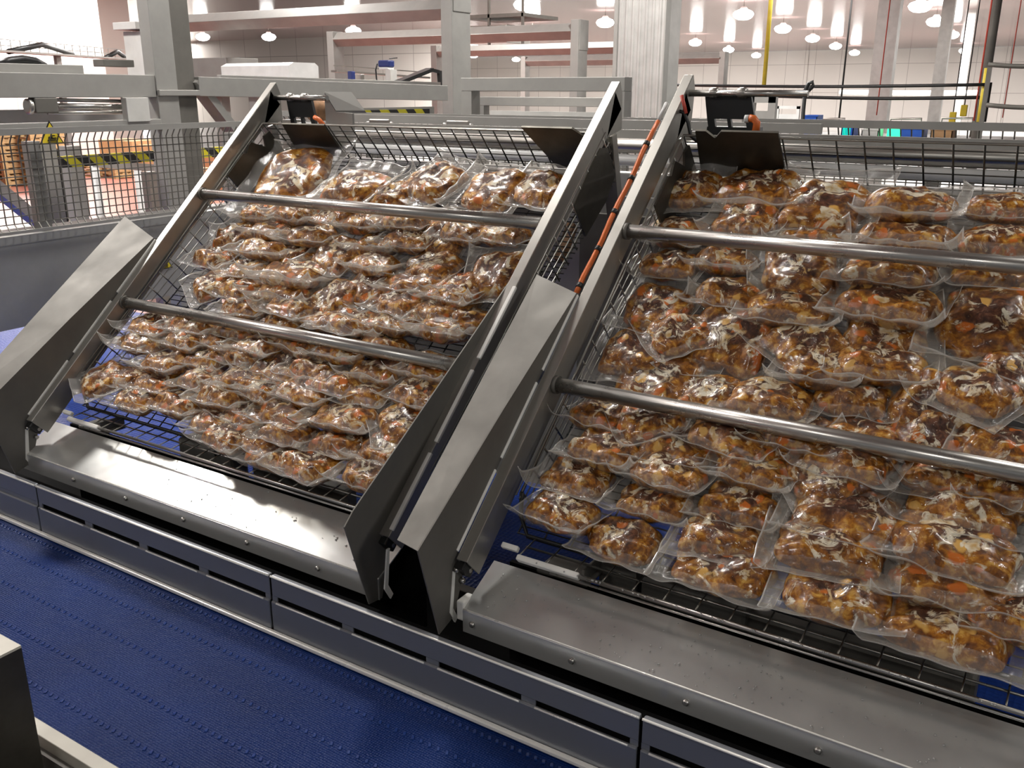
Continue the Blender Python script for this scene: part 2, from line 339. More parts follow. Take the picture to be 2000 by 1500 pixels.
# ------------------------------------------------------------------ tray (rack) frames
TA = math.radians(41.9)
O = Vector((0, 1.70, -1.1543)); V = Vector((0, math.cos(TA), math.sin(TA))); W = Vector((0, -math.sin(TA), math.cos(TA)))
def L(x, v, w): return O + Vector((x, 0, 0)) + V * v + W * w
def lbox(mb, x, v, w, bev=0):
    m = Matrix((Vector((1, 0, 0)), V, W)).transposed()
    return mb.box(L((x[0] + x[1]) / 2, (v[0] + v[1]) / 2, (w[0] + w[1]) / 2), (abs(x[1] - x[0]), abs(v[1] - v[0]), abs(w[1] - w[0])), m, bev)
def lprism(mb, x, poly, t): return mb.prism([L(x, *p) for p in poly], (t, 0, 0))
def bedw(v): return -.10 - (v - .15) * .085       # the wire bed sinks a little towards the top
def rack(xl, xr, side, rodlen, cx0, cw, bracket, vt):
    """xl / xr: inner faces of the two rails"""
    rk = thing('tray_tipper', f'tilted steel frame with two cross bars, {side}', 'frame', (( xl + xr) / 2, 1.9, FL), 'tilted tipping frames')
    T = .034
    rails = [(xl - T, xl)] + ([(xr, xr + T)])
    for k, (a, b) in enumerate(rails):
        q = MB()
        lbox(q, (a, b), (.0, 1.748 + vt), (.019, .025), .002)          # front flange
        wx = (b - .006, b) if k == 0 or True else (a, a + .006)
        lbox(q, wx, (.0, 1.70), (-.055, .022), .001)              # web
        lbox(q, (a, a + .006), (.0, 1.748 + vt), (-.012, .022), .001)
        lprism(q, b - .006, [(1.70, .022), (1.748 + vt, .022), (1.735 + vt, -.02), (1.66, -.11), (1.56, -.055)], .006)
        q.build('rail', S['rail'], rk)
        e = MB(); lbox(e, (a - .004, b - .01), (-.02, .012), (-.04, .012), .004); e.build('rail_end', S['black'], rk)
        for vv in (-.005, .012):
            e = MB(); e.lathe(L((a + b) / 2 - .012, vv, -.02 + vv), [(.009, 0), (.009, .016), (.006, .02)], 10, 'X'); e.build('bolt', S['bar'], rk)
        # brace running down to the machine
        e = MB(); e.beam(L(b - .02, 1.60, -.08), L(b - .02, 1.60, -.08) + Vector((0, .12, -.42)), .035, .05, (1, 0, 0)); e.build('brace', S['rail'], rk)
    for v in (.5606, 1.1226):
        q = MB(); q.tube([L(xl, v, 0), L(xr + .01, v, 0)], .0213, 24); q.build('cross_bar', S['bar'], rk)
        q = MB(); q.tube([L(xl, v, 0), L(xl + .012, v, 0)], .0255, 24); q.build('weld_collar', S['plate'], rk)
    q = MB(); q.tube([L(xl, 1.695 + vt, -.012 + vt * .2), L(xl + rodlen, 1.695 + vt, -.012 + vt * .2)], .011, 12); q.build('top_rod', S['bar'], rk)
    # black hinged clamp hanging from the rod
    x0 = xl + cx0; x1 = x0 + cw; base = L(0, 1.70 + vt, -.03 + vt * .2)
    def cl(x, h, d=0): return base + Vector((x, d, h))
    q = MB(); sk = .018
    q.prism([cl(x0, .004), cl(x1, .004), cl(x1 + sk, -.07), cl(x0 + sk * .7, -.07)], (0, .014, 0))
    for f0, f1 in ((0, .16), (.44, .52), (.84, 1)):
        q.prism([cl(x0 + sk * .7 + f0 * cw, -.07), cl(x0 + sk * .7 + f1 * cw, -.07), cl(x0 + sk + f1 * cw, -.095), cl(x0 + sk + f0 * cw, -.095)], (0, .014, 0))
    q.prism([cl(x0 + sk * .8, -.095), cl(x1 + sk * 1.2, -.095), cl(x1 + sk * 1.8, -.20), cl(x0 + sk * .4, -.20)], (0, .08, 0))
    c_ = q.build('clamp', S['black'], rk)
    for xx in (x0 + .035, x1 - .025):
        q = MB(); q.lathe(base + Vector((xx, -.01, .012)), [(.013, -.016), (.017, -.011), (.017, .011), (.013, .016)], 14, 'X'); q.build('clamp_knuckle', S['steel'], c_)
    if bracket:                                                       # plate carrying the far end of the rod
        q = MB(); bx = xl + rodlen
        q.prism([base + Vector((bx + dx, dy, dz)) for dx, dy, dz in ((-.03, .0, .035), (.05, .08, .035), (.12, .08, -.04), (.03, .0, -.04))], (0, .01, -.01))
        q.prism([base + Vector((bx + dx, 0, dz)) for dx, dz in ((-.03, .03), (.03, -.045), (.03, -.20), (-.03, -.20))], (0, .012, 0))
        q.prism([base + Vector((bx + dx, 0, dz)) for dx, dz in ((.03, -.045), (.12, -.05), (.12, -.20), (.03, -.20))], (0, .012, 0)); q.build('bracket', S['beam'], rk)
    return rk
tipL = rack(-3.11, -1.489, 'left of the two', .31, .055, .145, True, 0)
tipR = rack(-1.20, .46, 'right of the two', .385, .045, .155, False, .03)
def wear_strips(parent, x, yw=.012):
    for a, b in ((.583, .85), (.297, .542), (.02, .261)):
        q = MB(); lbox(q, (x - yw, x + .001), (a, b), (.02, .030), .002); q.build('wear_strip', S['strip'], parent)  # white colour stands in for lamp shine on the steel strips
# guide chutes standing on the rails
def chute(xr_, fo, label, top, bot):
    t = thing('guide_chute', label, 'chute', tuple(L(xr_, 0, 0)))
    poly = [(.86, .02), (.85, .036), (.40, .115), (-.05, .183), (-.175, -.07), (-.11, -.10), (.02, -.03), (.02, .02)]
    q = MB(); lprism(q, xr_ - .004, poly, .004); q.build('upright_plate', S['plate'], t)
    a = L(xr_ - .002, .85, .036); b = L(xr_ - .002, .40, .115); c = L(xr_ - .002, -.05, .183)
    q = MB()
    d1 = L(*top); d2 = L(*bot); mid = d1.lerp(d2, .48)
    n = (a - d1).cross(c - a).normalized() * .004
    q.prism([a, b, c, d2, mid, d1], n); q.build('top_flange', S['plate'], t)
    wear_strips(t, xr_ + .003)
    q = MB(); lprism(q, xr_ - .003, [(-.11, -.115), (-.10, -.075), (-.02, -.005), (-.028, .002), (-.115, -.07), (-.125, -.115)], .005); q.build('hook', S['strip'], t)
    for vv, ww in ((-.02, .03), (-.03, -.02)):
        q = MB(); q.lathe(L(xr_ + .001, vv, ww - .03), [(.008, 0), (.008, .009), (.005, .013)], 10, 'X'); q.build('bolt', S['bar'], t)
    return t
chute(-3.150, None, 'folded steel guide chute at far left, beside the left frame', (-3.44, .95, .02), (-3.27, -.05, .20))
chute(-1.242, None, 'folded steel guide chute in the middle, attached to the right frame', (-1.415, .915, .012), (-1.325, -.035, .165))
t = thing('guide_plate', 'dark upright triangular plate on the right rail of the left frame', 'plate', tuple(L(-1.49, 0, 0)))
q = MB(); lprism(q, -1.492, [(.99, -.02), (.99, .0), (.0, .168), (-.047, .168), (-.165, -.079), (-.13, -.12), (.02, -.03)], .004); q.build('upright_plate', S['plate'], t)
wear_strips(t, -1.452)
q = MB(); lprism(q, -1.462, [(-.11, -.115), (-.10, -.075), (-.02, -.005), (-.028, .002), (-.115, -.07), (-.125, -.115)], .005); q.build('hook', S['strip'], t)
# ------------------------------------------------------------------ wire baskets
def basket(x0, x1, side, pitch, notch_right):
    bk = thing('wire_basket', f'wire mesh basket lying in the {side} tipping frame', 'basket', tuple(L((x0 + x1) / 2, .15, -.12)), 'wire baskets of pouches')
    vb, rim = 1.56, -.032
    q = MB()                                   # bed
    v = .15
    while v < vb + .001:
        q.tube([L(x0, v, bedw(v)), L(x1, v, bedw(v))], .0022, 5); v += .0235
    x = x0
    while x <= x1 + .001:
        q.tube([L(x, .15, bedw(.15) - .004), L(x, vb, bedw(vb) - .004)], .0026, 5); x += pitch
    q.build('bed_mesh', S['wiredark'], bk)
    q = MB()                                   # back wall
    x = x0
    while x <= x1 + .001:
        q.tube([L(x, vb, bedw(vb)), L(x, vb, rim)], .0030, 6); x += pitch
    for k in range(1, 6): q.tube([L(x0, vb + .003, bedw(vb) + k * .031), L(x1, vb + .003, bedw(vb) + k * .031)], .0022, 5)
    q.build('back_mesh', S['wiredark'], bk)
    q = MB(); q.tube([L(x0, .24, rim), L(x0, vb, rim), L(x1, vb, rim), L(x1, .24, rim)], .0045, 8); q.build('rim_wire', S['wire'], bk)
    for xx in (x0, x1):
        q = MB(); v = .24
        while v < vb: q.tube([L(xx, v, bedw(v)), L(xx, v, rim)], .0028, 6); v += .072
        for k in range(1, 5): q.tube([L(xx, .22, bedw(.22) + .024 * k), L(xx, vb, bedw(vb) + .036 * k)], .0022, 5)
        q.build('side_mesh', S['wire'], bk)
    q = MB()                                   # front edge and lip
    q.tube([L(x0, .24, rim), L(x0 + .004, .19, -.07), L(x0 + .03, .15, bedw(.15) - .004), L(x1 - .03, .15, bedw(.15) - .004), L(x1, .19, -.07)], .0065, 8)
    q.build('front_edge', S['black'], bk)
    q = MB(); x = x0 + .06
    while x < x1: q.tube([L(x, .15, bedw(.15)), L(x, .07, -.044)], .0022, 5); x += pitch
    q.tube([L(x0 + .05, .115, -.083), L(x1, .115, -.083)], .003, 6)
    q.build('front_lip_mesh', S['wire'], bk)
    q = MB(); q.tube([L(x0 + .16, .07, -.044), L(x1, .07, -.044)], .0055, 8); q.tube([L(x0 + .16, .058, -.05), L(x1, .058, -.05)], .003, 6)
    q.build('front_rod', S['bar'], bk)
    q = MB(); lbox(q, (x0 + .06, x0 + .24), (.062, .078), (-.058, -.036), .004); lbox(q, (x0 + .0, x0 + .05), (.085, .10), (-.06, -.045), .003)
    q.build('rod_clip', S['strip'], bk)
    # dark corner plates
    lw = bedw(1.4) + .01
    q = MB(); lprism(q, x0 + .006, [(1.256, -.2), (1.257, -.03), (1.38, -.03), (1.395, -.045), (1.43, -.03), (1.445, -.03), (1.49, -.10), (1.515, -.062), (1.555, -.07), (1.555, -.21)], .008); q.build('corner_plate', S['dark'], bk)
    q = MB(); lprism(q, x1 - .004, [(1.25, -.055), (1.43, -.04), (1.50, -.042), (1.54, -.08), (1.52, -.196), (1.42, -.215), (1.243, -.196)], .008); q.build('corner_plate', S['dark'], bk)
    def bplate(xs):
        q = MB(); q.prism([L(x, vb - .012, w) for x, w in xs], V * .008); q.build('corner_plate', S['dark'], bk)
    if notch_right:
        bplate([(x0 + .13, -.022), (x0 + .37, -.022), (x0 + .37, -.20), (x0 + .10, -.20)])
        bplate([(x1 - .32, -.004), (x1 - .115, -.004), (x1 - .075, -.045), (x1 - .045, -.004), (x1, -.004), (x1, -.20), (x1 - .24, -.20)])
    else:
        bplate([(x0 + .05, .0), (x0 + .085, .0), (x0 + .11, -.03), (x0 + .135, .0), (x0 + .315, .0), (x0 + .315, -.20), (x0 + .03, -.20)])
    return bk
basket(-3.10, -1.455, 'left', .0625, True)
basket(-1.172, .45, 'right', .080, False)
# ------------------------------------------------------------------ covers in front of the trays
def cover(x0, x1, side):
    t = thing('tray_cover', f'bent steel cover plate in front of the {side} basket, dotted with water drops' if side == 'right' else 'bent steel cover plate in front of the left basket, with bright lamp glare', 'cover', ((x0 + x1) / 2, 1.72, FL), 'tray covers')
    q = MB(); ya, za = 1.668, -1.263; yb_, zb_ = 1.815, -1.192
    prof = [(ya, -1.329), (ya, za - .004), (ya + .003, za), (yb_, zb_), (yb_, zb_ - .003), (ya + .005, za - .005), (ya + .004, -1.329)]
    q.prism([(x0, y, z) for y, z in prof], (x1 - x0, 0, 0)); q.build('cover_plate', S['cover'], t)
    MB().tube([(x0 + .002, ya + .0015, za - .001), (x1, ya + .0015, za - .001)], .0022, 8).build('fold_glint', S['bright'], t)  # thin pale tube painting the highlight along the cover's fold
    x = x0 + .03
    while x < x1:
        q = MB(); q.lathe((x, ya - .008, -1.298), [(.005, 0), (.008, .003), (.008, .009)], 10, 'Y'); q.build('bolt', S['bar'], t); x += .29
    # pressed ribs on the sloping face
    sl = Vector((0, yb_ - ya, zb_ - za)).normalized(); nn = Vector((0, -sl.z, sl.y))
    # pivot block at the end
    q = MB(); q.bb((x0 - .02, x0 + .002), (ya + .0, ya + .05), (-1.30, -1.245), .004); q.build('pivot_block', S['strip'], t)
    q = MB(); q.bb((x0 + .12, x0 + .27), (1.83, 1.93), (-1.20, -1.185), .006); q.bb((x0 + .255, x0 + .262), (1.83, 1.93), (-1.185, -1.15), .002); q.build('hinge_plate', S['plate'], t)
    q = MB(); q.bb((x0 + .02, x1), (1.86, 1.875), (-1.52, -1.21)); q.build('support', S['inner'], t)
    return sl, nn, Vector((0, ya, za)), (yb_ - ya) / sl.y
covL = cover(-3.19, -1.485, 'left'); covR = cover(-1.205, .60, 'right')
# water drops (uncountable beads)
q = MB()
sl, nn, p0, ln = covR
for (xa, xb, n, dens) in ((-1.16, .25, 210, 1), (-2.5, -1.52, 60, 1)):
    for k in range(n):
        c = p0 + sl * R.uniform(.01, ln - .01) + Vector((R.uniform(xa, xb), 0, 0)) + nn * .0006
        r = R.choice((.0012, .0016, .002, .0028))
        rr = bmesh.ops.create_icosphere(q.b, subdivisions=1, radius=r)
        st = R.uniform(1, 1.8)
        for v in rr['verts']: v.co = Vector((v.co.x, v.co.y * st, v.co.z * .6)) + c
for k in range(60):
    c = L(-1.05 + k * .08 if k < 18 else R.uniform(-.95, .3), .068, -.036)
    rr = bmesh.ops.create_icosphere(q.b, subdivisions=1, radius=.0028)
    for v in rr['verts']: v.co += c
for f in q.b.faces: f.smooth = True
mw, nt, p = nodes('water'); p.inputs['Base Color'].default_value = (.75, .75, .73, 1); p.inputs['Roughness'].default_value = .05; p.inputs['Transmission Weight'].default_value = .6
o = q.build('water_drops', mw); tag(o, 'water drops scattered over the steel tray covers', 'water drops', None, 'stuff')
# locating pins below the baskets
for i, (u, v) in enumerate(((420, 835), (1252, 1115))):
    c = on(u, v, 1, 1.93)
    q = MB(); q.lathe(c + Vector((0, 0, -.10)), [(.013, 0), (.013, .115), (.011, .125), (.005, .13)], 14)
    o = q.build('locating_pin', S['bar']); tag(o, ('steel locating pin under the front edge of the left basket', 'steel locating pin under the front edge of the right basket')[i], 'pin', 'locating pins')
# blue conveyors and machine parts under the baskets
for (ya, yb2, xa, xb, lab) in ((2.10, 2.9, -4.3, 1.0, 'blue modular belt directly under the wire baskets'), (3.42, 3.92, -5.8, -3.95, 'narrow blue belt seen beyond the left frame, white edged'), (2.3, 3.3, -8.2, -4.55, 'blue belt at far left edge, below the trough wall')):
    t = thing('cross_belt', lab, 'conveyor', (-2, (ya + yb2) / 2, FL))
    MB().bb((xa, xb), (ya, yb2), (-1.53, -1.5)).build('belt', S['belt2'], t)
    MB().bb((xa, xb), (ya - .05, ya - .01), (-1.60, -1.49), .004).build('edge_rail', S['strip' if ya > 3.4 else 'plate'], t)
    for x in (xa + .05, (xa + xb) / 2, xb - .1): MB().bb((x, x + .06), (ya + .1, ya + .16), (FL, -1.53)).build('leg', S['steel'], t)
for x0, x1, la in ((-2.62, -2.35, 'curved grey guard under the front of the left basket'), (-.95, -.55, 'grey guard block under the front of the right basket')):
    q = MB(); q.bb((x0, x1), (1.92, 2.0), (-1.30, -1.17), .012); q.bb((x0 + .35, x1 + .5), (1.94, 2.0), (-1.30, -1.2), .012)
    tag(q.build('under_guard', S['plate']), la, 'guard')
# ------------------------------------------------------------------ pouches of stew
def pillow(seed):
    """one pouch: stew body and the film around it, in the pouch's own frame (x width, y length, z up)"""
    r = random.Random(seed); A, B, T, TB = .118, .090, .043, .038
    off = Vector((seed * 7.3, seed * 3.1, 0))
    kx = r.uniform(-.25, .25); ky = r.uniform(-.2, .2); e = r.uniform(2.6, 3.8)
    def prof(s, t): return max(0, 1 - abs(s) ** e) * max(0, 1 - abs(t) ** e)
    def top(s, t):
        m = prof(s, t)
        z = T * (m ** .5) * (1 + kx * s + ky * t)
        z += (noise.noise(Vector((s * 1.9, t * 1.9, 0)) + off) * .017 + noise.noise(Vector((s * 5.5, t * 5.5, 3)) + off) * .007) * min(1, m * 2.2)
        return max(z, 0)
    def bot(s, t):
        m = prof(s, t)
        return max(0, TB * (m ** .5) + noise.noise(Vector((s * 2.2, t * 2.2, 7)) + off) * .012 * min(1, m * 2))
    def edge(s, t):                       # uneven outline
        a = math.atan2(t, s)
        return 1 + .17 * noise.noise(Vector((math.cos(a) * 1.8, math.sin(a) * 1.8, 9)) + off)
    nx, ny = 24, 20
    q = bmesh.new(); gt = {}; gb = {}
    for i in range(nx + 1):
        for j in range(ny + 1):
            s = -1 + 2 * i / nx; t = -1 + 2 * j / ny
            # pack samples towards the rim so the sides stay round
            s = math.copysign(1 - (1 - abs(s)) ** 1.5, s); t = math.copysign(1 - (1 - abs(t)) ** 1.5, t)
            x0, y0 = s * math.sqrt(1 - .28 * t * t), t * math.sqrt(1 - .28 * s * s)
            k = edge(s, t); x, y = x0 * A * k, y0 * B * k
            rim = i in (0, nx) or j in (0, ny)
            gt[i, j] = q.verts.new((x, y, top(s, t)))
            gb[i, j] = gt[i, j] if rim else q.verts.new((x, y, -bot(s, t)))
    for i in range(nx):
        for j in range(ny):
            f = q.faces.new((gt[i, j], gt[i + 1, j], gt[i + 1, j + 1], gt[i, j + 1])); f.smooth = True
            f = q.faces.new((gb[i, j], gb[i, j + 1], gb[i + 1, j + 1], gb[i + 1, j])); f.smooth = True
    me = bpy.data.meshes.new('stew'); bmesh.ops.recalc_face_normals(q, faces=q.faces); q.to_mesh(me); q.free(); me.materials.append(S['stew'])
    # film: one sheet over the stew and one under it, sealed into a flat ruffled border with pointed corners
    q = bmesh.new(); nx, ny = 36, 30; SX, SY = A + .035, B + .037; gt = {}; gb = {}; marg = {}
    def gx(i, n):                          # last cell is a narrow rim that carries the painted edge highlight
        if i in (0, n): return -1 if i == 0 else 1
        return (-1 + 2 * (i - 1) / (n - 2)) * .982
    cs = [r.uniform(-.004, .042) for _ in range(4)]; es = [r.uniform(.004, .032) for _ in range(4)]
    for i in range(nx + 1):
        for j in range(ny + 1):
            x = gx(i, nx) * SX; y = gx(j, ny) * SY
            s = x / A; t = y / B
            out = max(0, (abs(x) - A * .97) / .036, (abs(y) - B * .97) / .037)
            zt, zb = top(s * .97, t * .97), bot(s * .97, t * .97)
            px = max(0, (abs(x) - A) / .035); py = max(0, (abs(y) - B) / .037)
            ex = es[0 if x > 0 else 1] * px ** 1.4; ey = es[2 if y > 0 else 3] * py ** 1.4
            cc = cs[(1 if x > 0 else 0) + (2 if y > 0 else 0)] * (abs(x) / SX * abs(y) / SY) ** 6
            rip = noise.noise(Vector((x * 15, y * 15, 5)) + off) * .016 * min(1, out * 1.6)
            lift = max(ex, ey) + cc + rip
            w = 1 + .03 * noise.noise(Vector((x * 9, y * 9, 1)) + off)
            gt[i, j] = q.verts.new((x * w, y * w, zt + .0028 + lift))
            rim = i in (0, nx) or j in (0, ny)
            gb[i, j] = gt[i, j] if rim else q.verts.new((x * w, y * w, -zb - (.0028 if out == 0 else .0005) + lift))
            marg[i, j] = out > .02
    for i in range(nx):
        for j in range(ny):
            sm = 2 if (i in (0, nx - 1) or j in (0, ny - 1)) else 1 if (marg[i, j] or marg[i + 1, j + 1] or marg[i + 1, j] or marg[i, j + 1]) else 0
            f = q.faces.new((gt[i, j], gt[i + 1, j], gt[i + 1, j + 1], gt[i, j + 1])); f.smooth = True; f.material_index = sm
            f = q.faces.new((gb[i, j], gb[i, j + 1], gb[i + 1, j + 1], gb[i + 1, j])); f.smooth = True; f.material_index = sm
    mf = bpy.data.meshes.new('film'); bmesh.ops.recalc_face_normals(q, faces=q.faces); q.to_mesh(mf); q.free()
    mf.materials.append(S['film']); mf.materials.append(S['seal']); mf.materials.append(S['rim'])
    return me, mf
VAR = [pillow(k + 1) for k in range(9)]
protos = []
for me, mf in VAR:
    root = bpy.data.objects.new('stew_pouch', None); root.empty_display_size = .05
    a = bpy.data.objects.new('stew', me); b = bpy.data.objects.new('film_bag', mf); a.parent = root; b.parent = root
    protos.append((root, a, b))
used = set()
ORD = 'first second third fourth fifth sixth seventh eighth ninth tenth eleventh twelfth thirteenth fourteenth fifteenth sixteenth seventeenth eighteenth nineteenth twentieth'.split()
def place(u, v, wpx, mode, label, group, idx, kdepth):
    """pouch centre on the bed; the pixel only says where along the bed it lies"""
    n = Vector((0, -math.sin(TA - .085), math.cos(TA - .085)))
    p = onp(u, v, L(0, .15, bedw(.15) + kdepth), n)
    depth = -(p.x * AX.z + p.y * AY.z + p.z * AZ.z)
    wid = wpx * depth / F / .92
    k = idx % len(protos); root, a, b = protos[k]
    if k not in used:
        used.add(k); r, c, d = root, a, b
    else:
        r, c, d = root.copy(), a.copy(), b.copy(); c.parent = r; d.parent = r
    for o_ in (r, c, d): COL.objects.link(o_)
    rz = R.uniform(-.16, .16); D = math.radians
    if mode == 'f': tilt = D(R.uniform(4, 19)); sy = 1.0
    elif mode == 'e': tilt = D(R.uniform(-6, 9)); sy = .95          # lying nearly level, seen on edge
    elif mode == 'd': tilt = D(R.uniform(16, 34)); rz += R.choice((-1, 1)) * R.uniform(.4, .75); sy = 1.15
    else: tilt = D(R.uniform(26, 44)); sy = 1.22                      # leaning back against the bed, facing out
    s = max(.78, min(1.5, wid / (.197 if 'left' in group else .240)))
    if mode == 's': s *= 1.08; rz += PI / 2 * R.choice((0, 0, 1)) + R.uniform(-.25, .25)
    r.matrix_world = Matrix.LocRotScale(p + Vector((0, 0, H)), (Matrix.Rotation(tilt, 3, 'X') @ Matrix.Rotation(rz + R.choice((0, PI)) if mode != 'e' else rz, 3, 'Z')).to_quaternion(), Vector((s, s * sy, min(1.25, max(.9, s)))))
    tag(r, label, 'food pouch', group)
def crop(x0, y0, s, rows): return [[(x0 + x * s, y0 + y * s, w * s, m) for x, y, w, m in row] for row in rows]
left_rows = [
    [(572, 352, 118, 's'), (695, 368, 88, 's'), (765, 388, 80, 'd'), (850, 358, 86, 's'), (968, 374, 92, 's'), (1060, 372, 78, 's')],
    [(560, 634, 78, 'e'), (640, 628, 80, 'e'), (722, 640, 76, 'e'), (800, 632, 80, 'e'), (868, 645, 70, 'e'), (885, 600, 66, 'f'), (300, 640, 80, 'e'), (385, 640, 80, 'e'), (470, 645, 80, 'e'), (905, 560, 60, 'f')],
] + crop(400, 280, .375, [
    [(300, 370, 180, 'f'), (480, 370, 170, 'f'), (670, 400, 160, 'f'), (850, 420, 180, 'f'), (1060, 410, 190, 'f'), (1240, 505, 180, 's'), (1370, 470, 150, 'f'), (1560, 480, 220, 'f')],
    [(165, 490, 170, 'd'), (370, 470, 220, 'e'), (560, 490, 220, 'e'), (900, 545, 210, 'e'), (1060, 515, 200, 'f')],
    [(60, 600, 150, 'f'), (340, 560, 230, 'e'), (510, 590, 170, 'd'), (700, 590, 150, 's'), (1190, 650, 250, 'f'), (1535, 690, 220, 's')],
    [(50, 745, 170, 'd'), (255, 665, 210, 'e'), (480, 695, 290, 'e'), (890, 640, 200, 'e'), (1110, 740, 250, 'e')],
    [(190, 760, 200, 'f'), (450, 785, 270, 'e'), (680, 820, 150, 's'), (880, 750, 150, 's'), (1020, 840, 190, 'f'), (1300, 790, 160, 'f')],
    [(230, 860, 210, 'e'), (470, 860, 250, 'e'), (750, 940, 240, 'e'), (980, 945, 230, 'e'), (1220, 890, 210, 'f'), (1370, 930, 170, 'f')],
]) + crop(140, 560, .26667, [
    [(560, 420, 300, 'e'), (860, 400, 280, 'e'), (1120, 420, 260, 'e'), (1380, 450, 240, 'e'), (1700, 430, 300, 'e'), (1990, 480, 260, 'e'), (2300, 450, 300, 'e')],
    [(520, 400, 220, 'f'), (690, 570, 300, 'e'), (1000, 540, 260, 'e'), (1290, 490, 200, 'f'), (1560, 610, 280, 'e'), (2250, 640, 330, 'e'), (2650, 610, 220, 'f')],
    [(240, 690, 180, 'd'), (440, 680, 230, 'f'), (640, 720, 240, 'e'), (990, 690, 280, 'e'), (1270, 700, 240, 'e'), (1480, 640, 260, 'e'), (1800, 620, 250, 'e'), (1950, 720, 240, 'e')],
    [(500, 840, 260, 'e'), (820, 870, 340, 'e'), (1130, 820, 230, 'e'), (1400, 760, 290, 'e'), (1740, 770, 370, 'e'), (2150, 790, 340, 'f'), (2560, 790, 200, 'f')],
    [(1080, 1000, 210, 'f'), (1300, 960, 250, 'e'), (1590, 930, 380, 'e'), (2010, 970, 390, 'e'), (2450, 1010, 230, 'd')],
    [(1160, 1100, 160, 'f'), (1390, 1140, 340, 'e'), (1600, 1070, 300, 'e'), (1980, 1150, 310, 'e'), (2310, 1220, 130, 'f')],
    [(1480, 1250, 260, 'e'), (1750, 1310, 380, 'e'), (2200, 1370, 200, 'f')],
])
right_rows = [
    [(1350, 372, 105, 's'), (1480, 375, 150, 'f'), (1612, 408, 150, 's'), (1778, 402, 150, 'f'), (1960, 410, 120, 'f')],
    [(1325, 455, 125, 'f'), (1460, 435, 120, 'f'), (1595, 462, 130, 'f'), (1770, 468, 160, 'f'), (1945, 475, 130, 'f')],
    [(1308, 520, 110, 'f'), (1420, 512, 112, 'f'), (1562, 530, 132, 's'), (1738, 532, 160, 'f'), (1940, 535, 140, 'f')],
    [(1425, 577, 120, 'f'), (1545, 603, 150, 'f'), (1735, 595, 170, 'f')],
    [(1283, 605, 112, 's'), (1330, 655, 100, 'd'), (1422, 668, 150, 's'), (1575, 672, 150, 'd'), (1728, 655, 140, 's'), (1930, 632, 165, 's')],
    [(1243, 690, 112, 's'), (1600, 722, 130, 'f'), (1720, 712, 150, 'f')],
    [(1285, 748, 150, 's'), (1390, 775, 110, 'f'), (1505, 782, 150, 'f'), (1665, 778, 140, 'f'), (1830, 800, 150, 's'), (1905, 765, 150, 'd'), (1990, 745, 110, 's')],
    [(1178, 815, 105, 'f'), (1275, 825, 120, 'd'), (1430, 850, 150, 'f'), (1560, 850, 140, 'f'), (1690, 850, 140, 'f'), (1830, 858, 150, 'd'), (1970, 880, 110, 'f')],
    [(1182, 880, 122, 'f'), (1330, 872, 150, 'f'), (1480, 880, 140, 'f'), (1660, 900, 160, 'f'), (1865, 925, 180, 'f')],
    [(1130, 938, 130, 'f'), (1308, 925, 140, 'f'), (1475, 918, 130, 'f'), (1612, 935, 110, 'd'), (1985, 960, 120, 'f')],
    [(1100, 1002, 125, 'f'), (1280, 982, 132, 'f'), (1445, 988, 132, 'f'), (1655, 1008, 190, 'f'), (1885, 992, 200, 'f')],
    [(1218, 1058, 132, 'f'), (1410, 1050, 150, 'f'), (1625, 1068, 190, 'f'), (1865, 1066, 210, 'f')],
    [(1415, 1108, 180, 'f'), (1638, 1160, 190, 'f'), (1862, 1136, 210, 'f')],
    [(1850, 1232, 220, 'f'), (2005, 1215, 120, 'f')],
]
cnt = 0
looks = {'s': 'upright stew pouch', 'd': 'skewed stew pouch', 'f': 'leaning stew pouch', 'e': 'flat stew pouch'}
nb = Vector((0, -math.sin(TA - .085), math.cos(TA - .085)))
for side, rows in (('left', left_rows), ('right', right_rows)):
    packs = []
    for u, v, w, m in [p_ for r_ in rows for p_ in r_]:
        p = onp(u, v, L(0, .15, bedw(.15) + .06), nb); packs.append(((p - O).dot(V), p.x, u, v, w, m))
    packs.sort(key=lambda p_: -p_[0]); out = []
    for p_ in packs:                       # a row: pouches whose centres lie within .085 m along the slope
        if out and out[-1][0][0] - p_[0] < .085: out[-1].append(p_)
        else: out.append([p_])
    for i, row in enumerate(out):
        rw = 'top row' if i == 0 else ('bottom row' if i == len(out) - 1 else f'{ORD[i]} row from top')
        for j, (_, _, u, v, w, m) in enumerate(sorted(row, key=lambda p_: p_[1])):
            cnt += 1
            place(u, v, w, m, f'{looks[m]}, {ORD[j]} from left in {rw} of {side} basket', f'stew pouches in the {side} basket', (cnt * 5) % 9 + (cnt // 9), .052 + .012 * (cnt % 3))
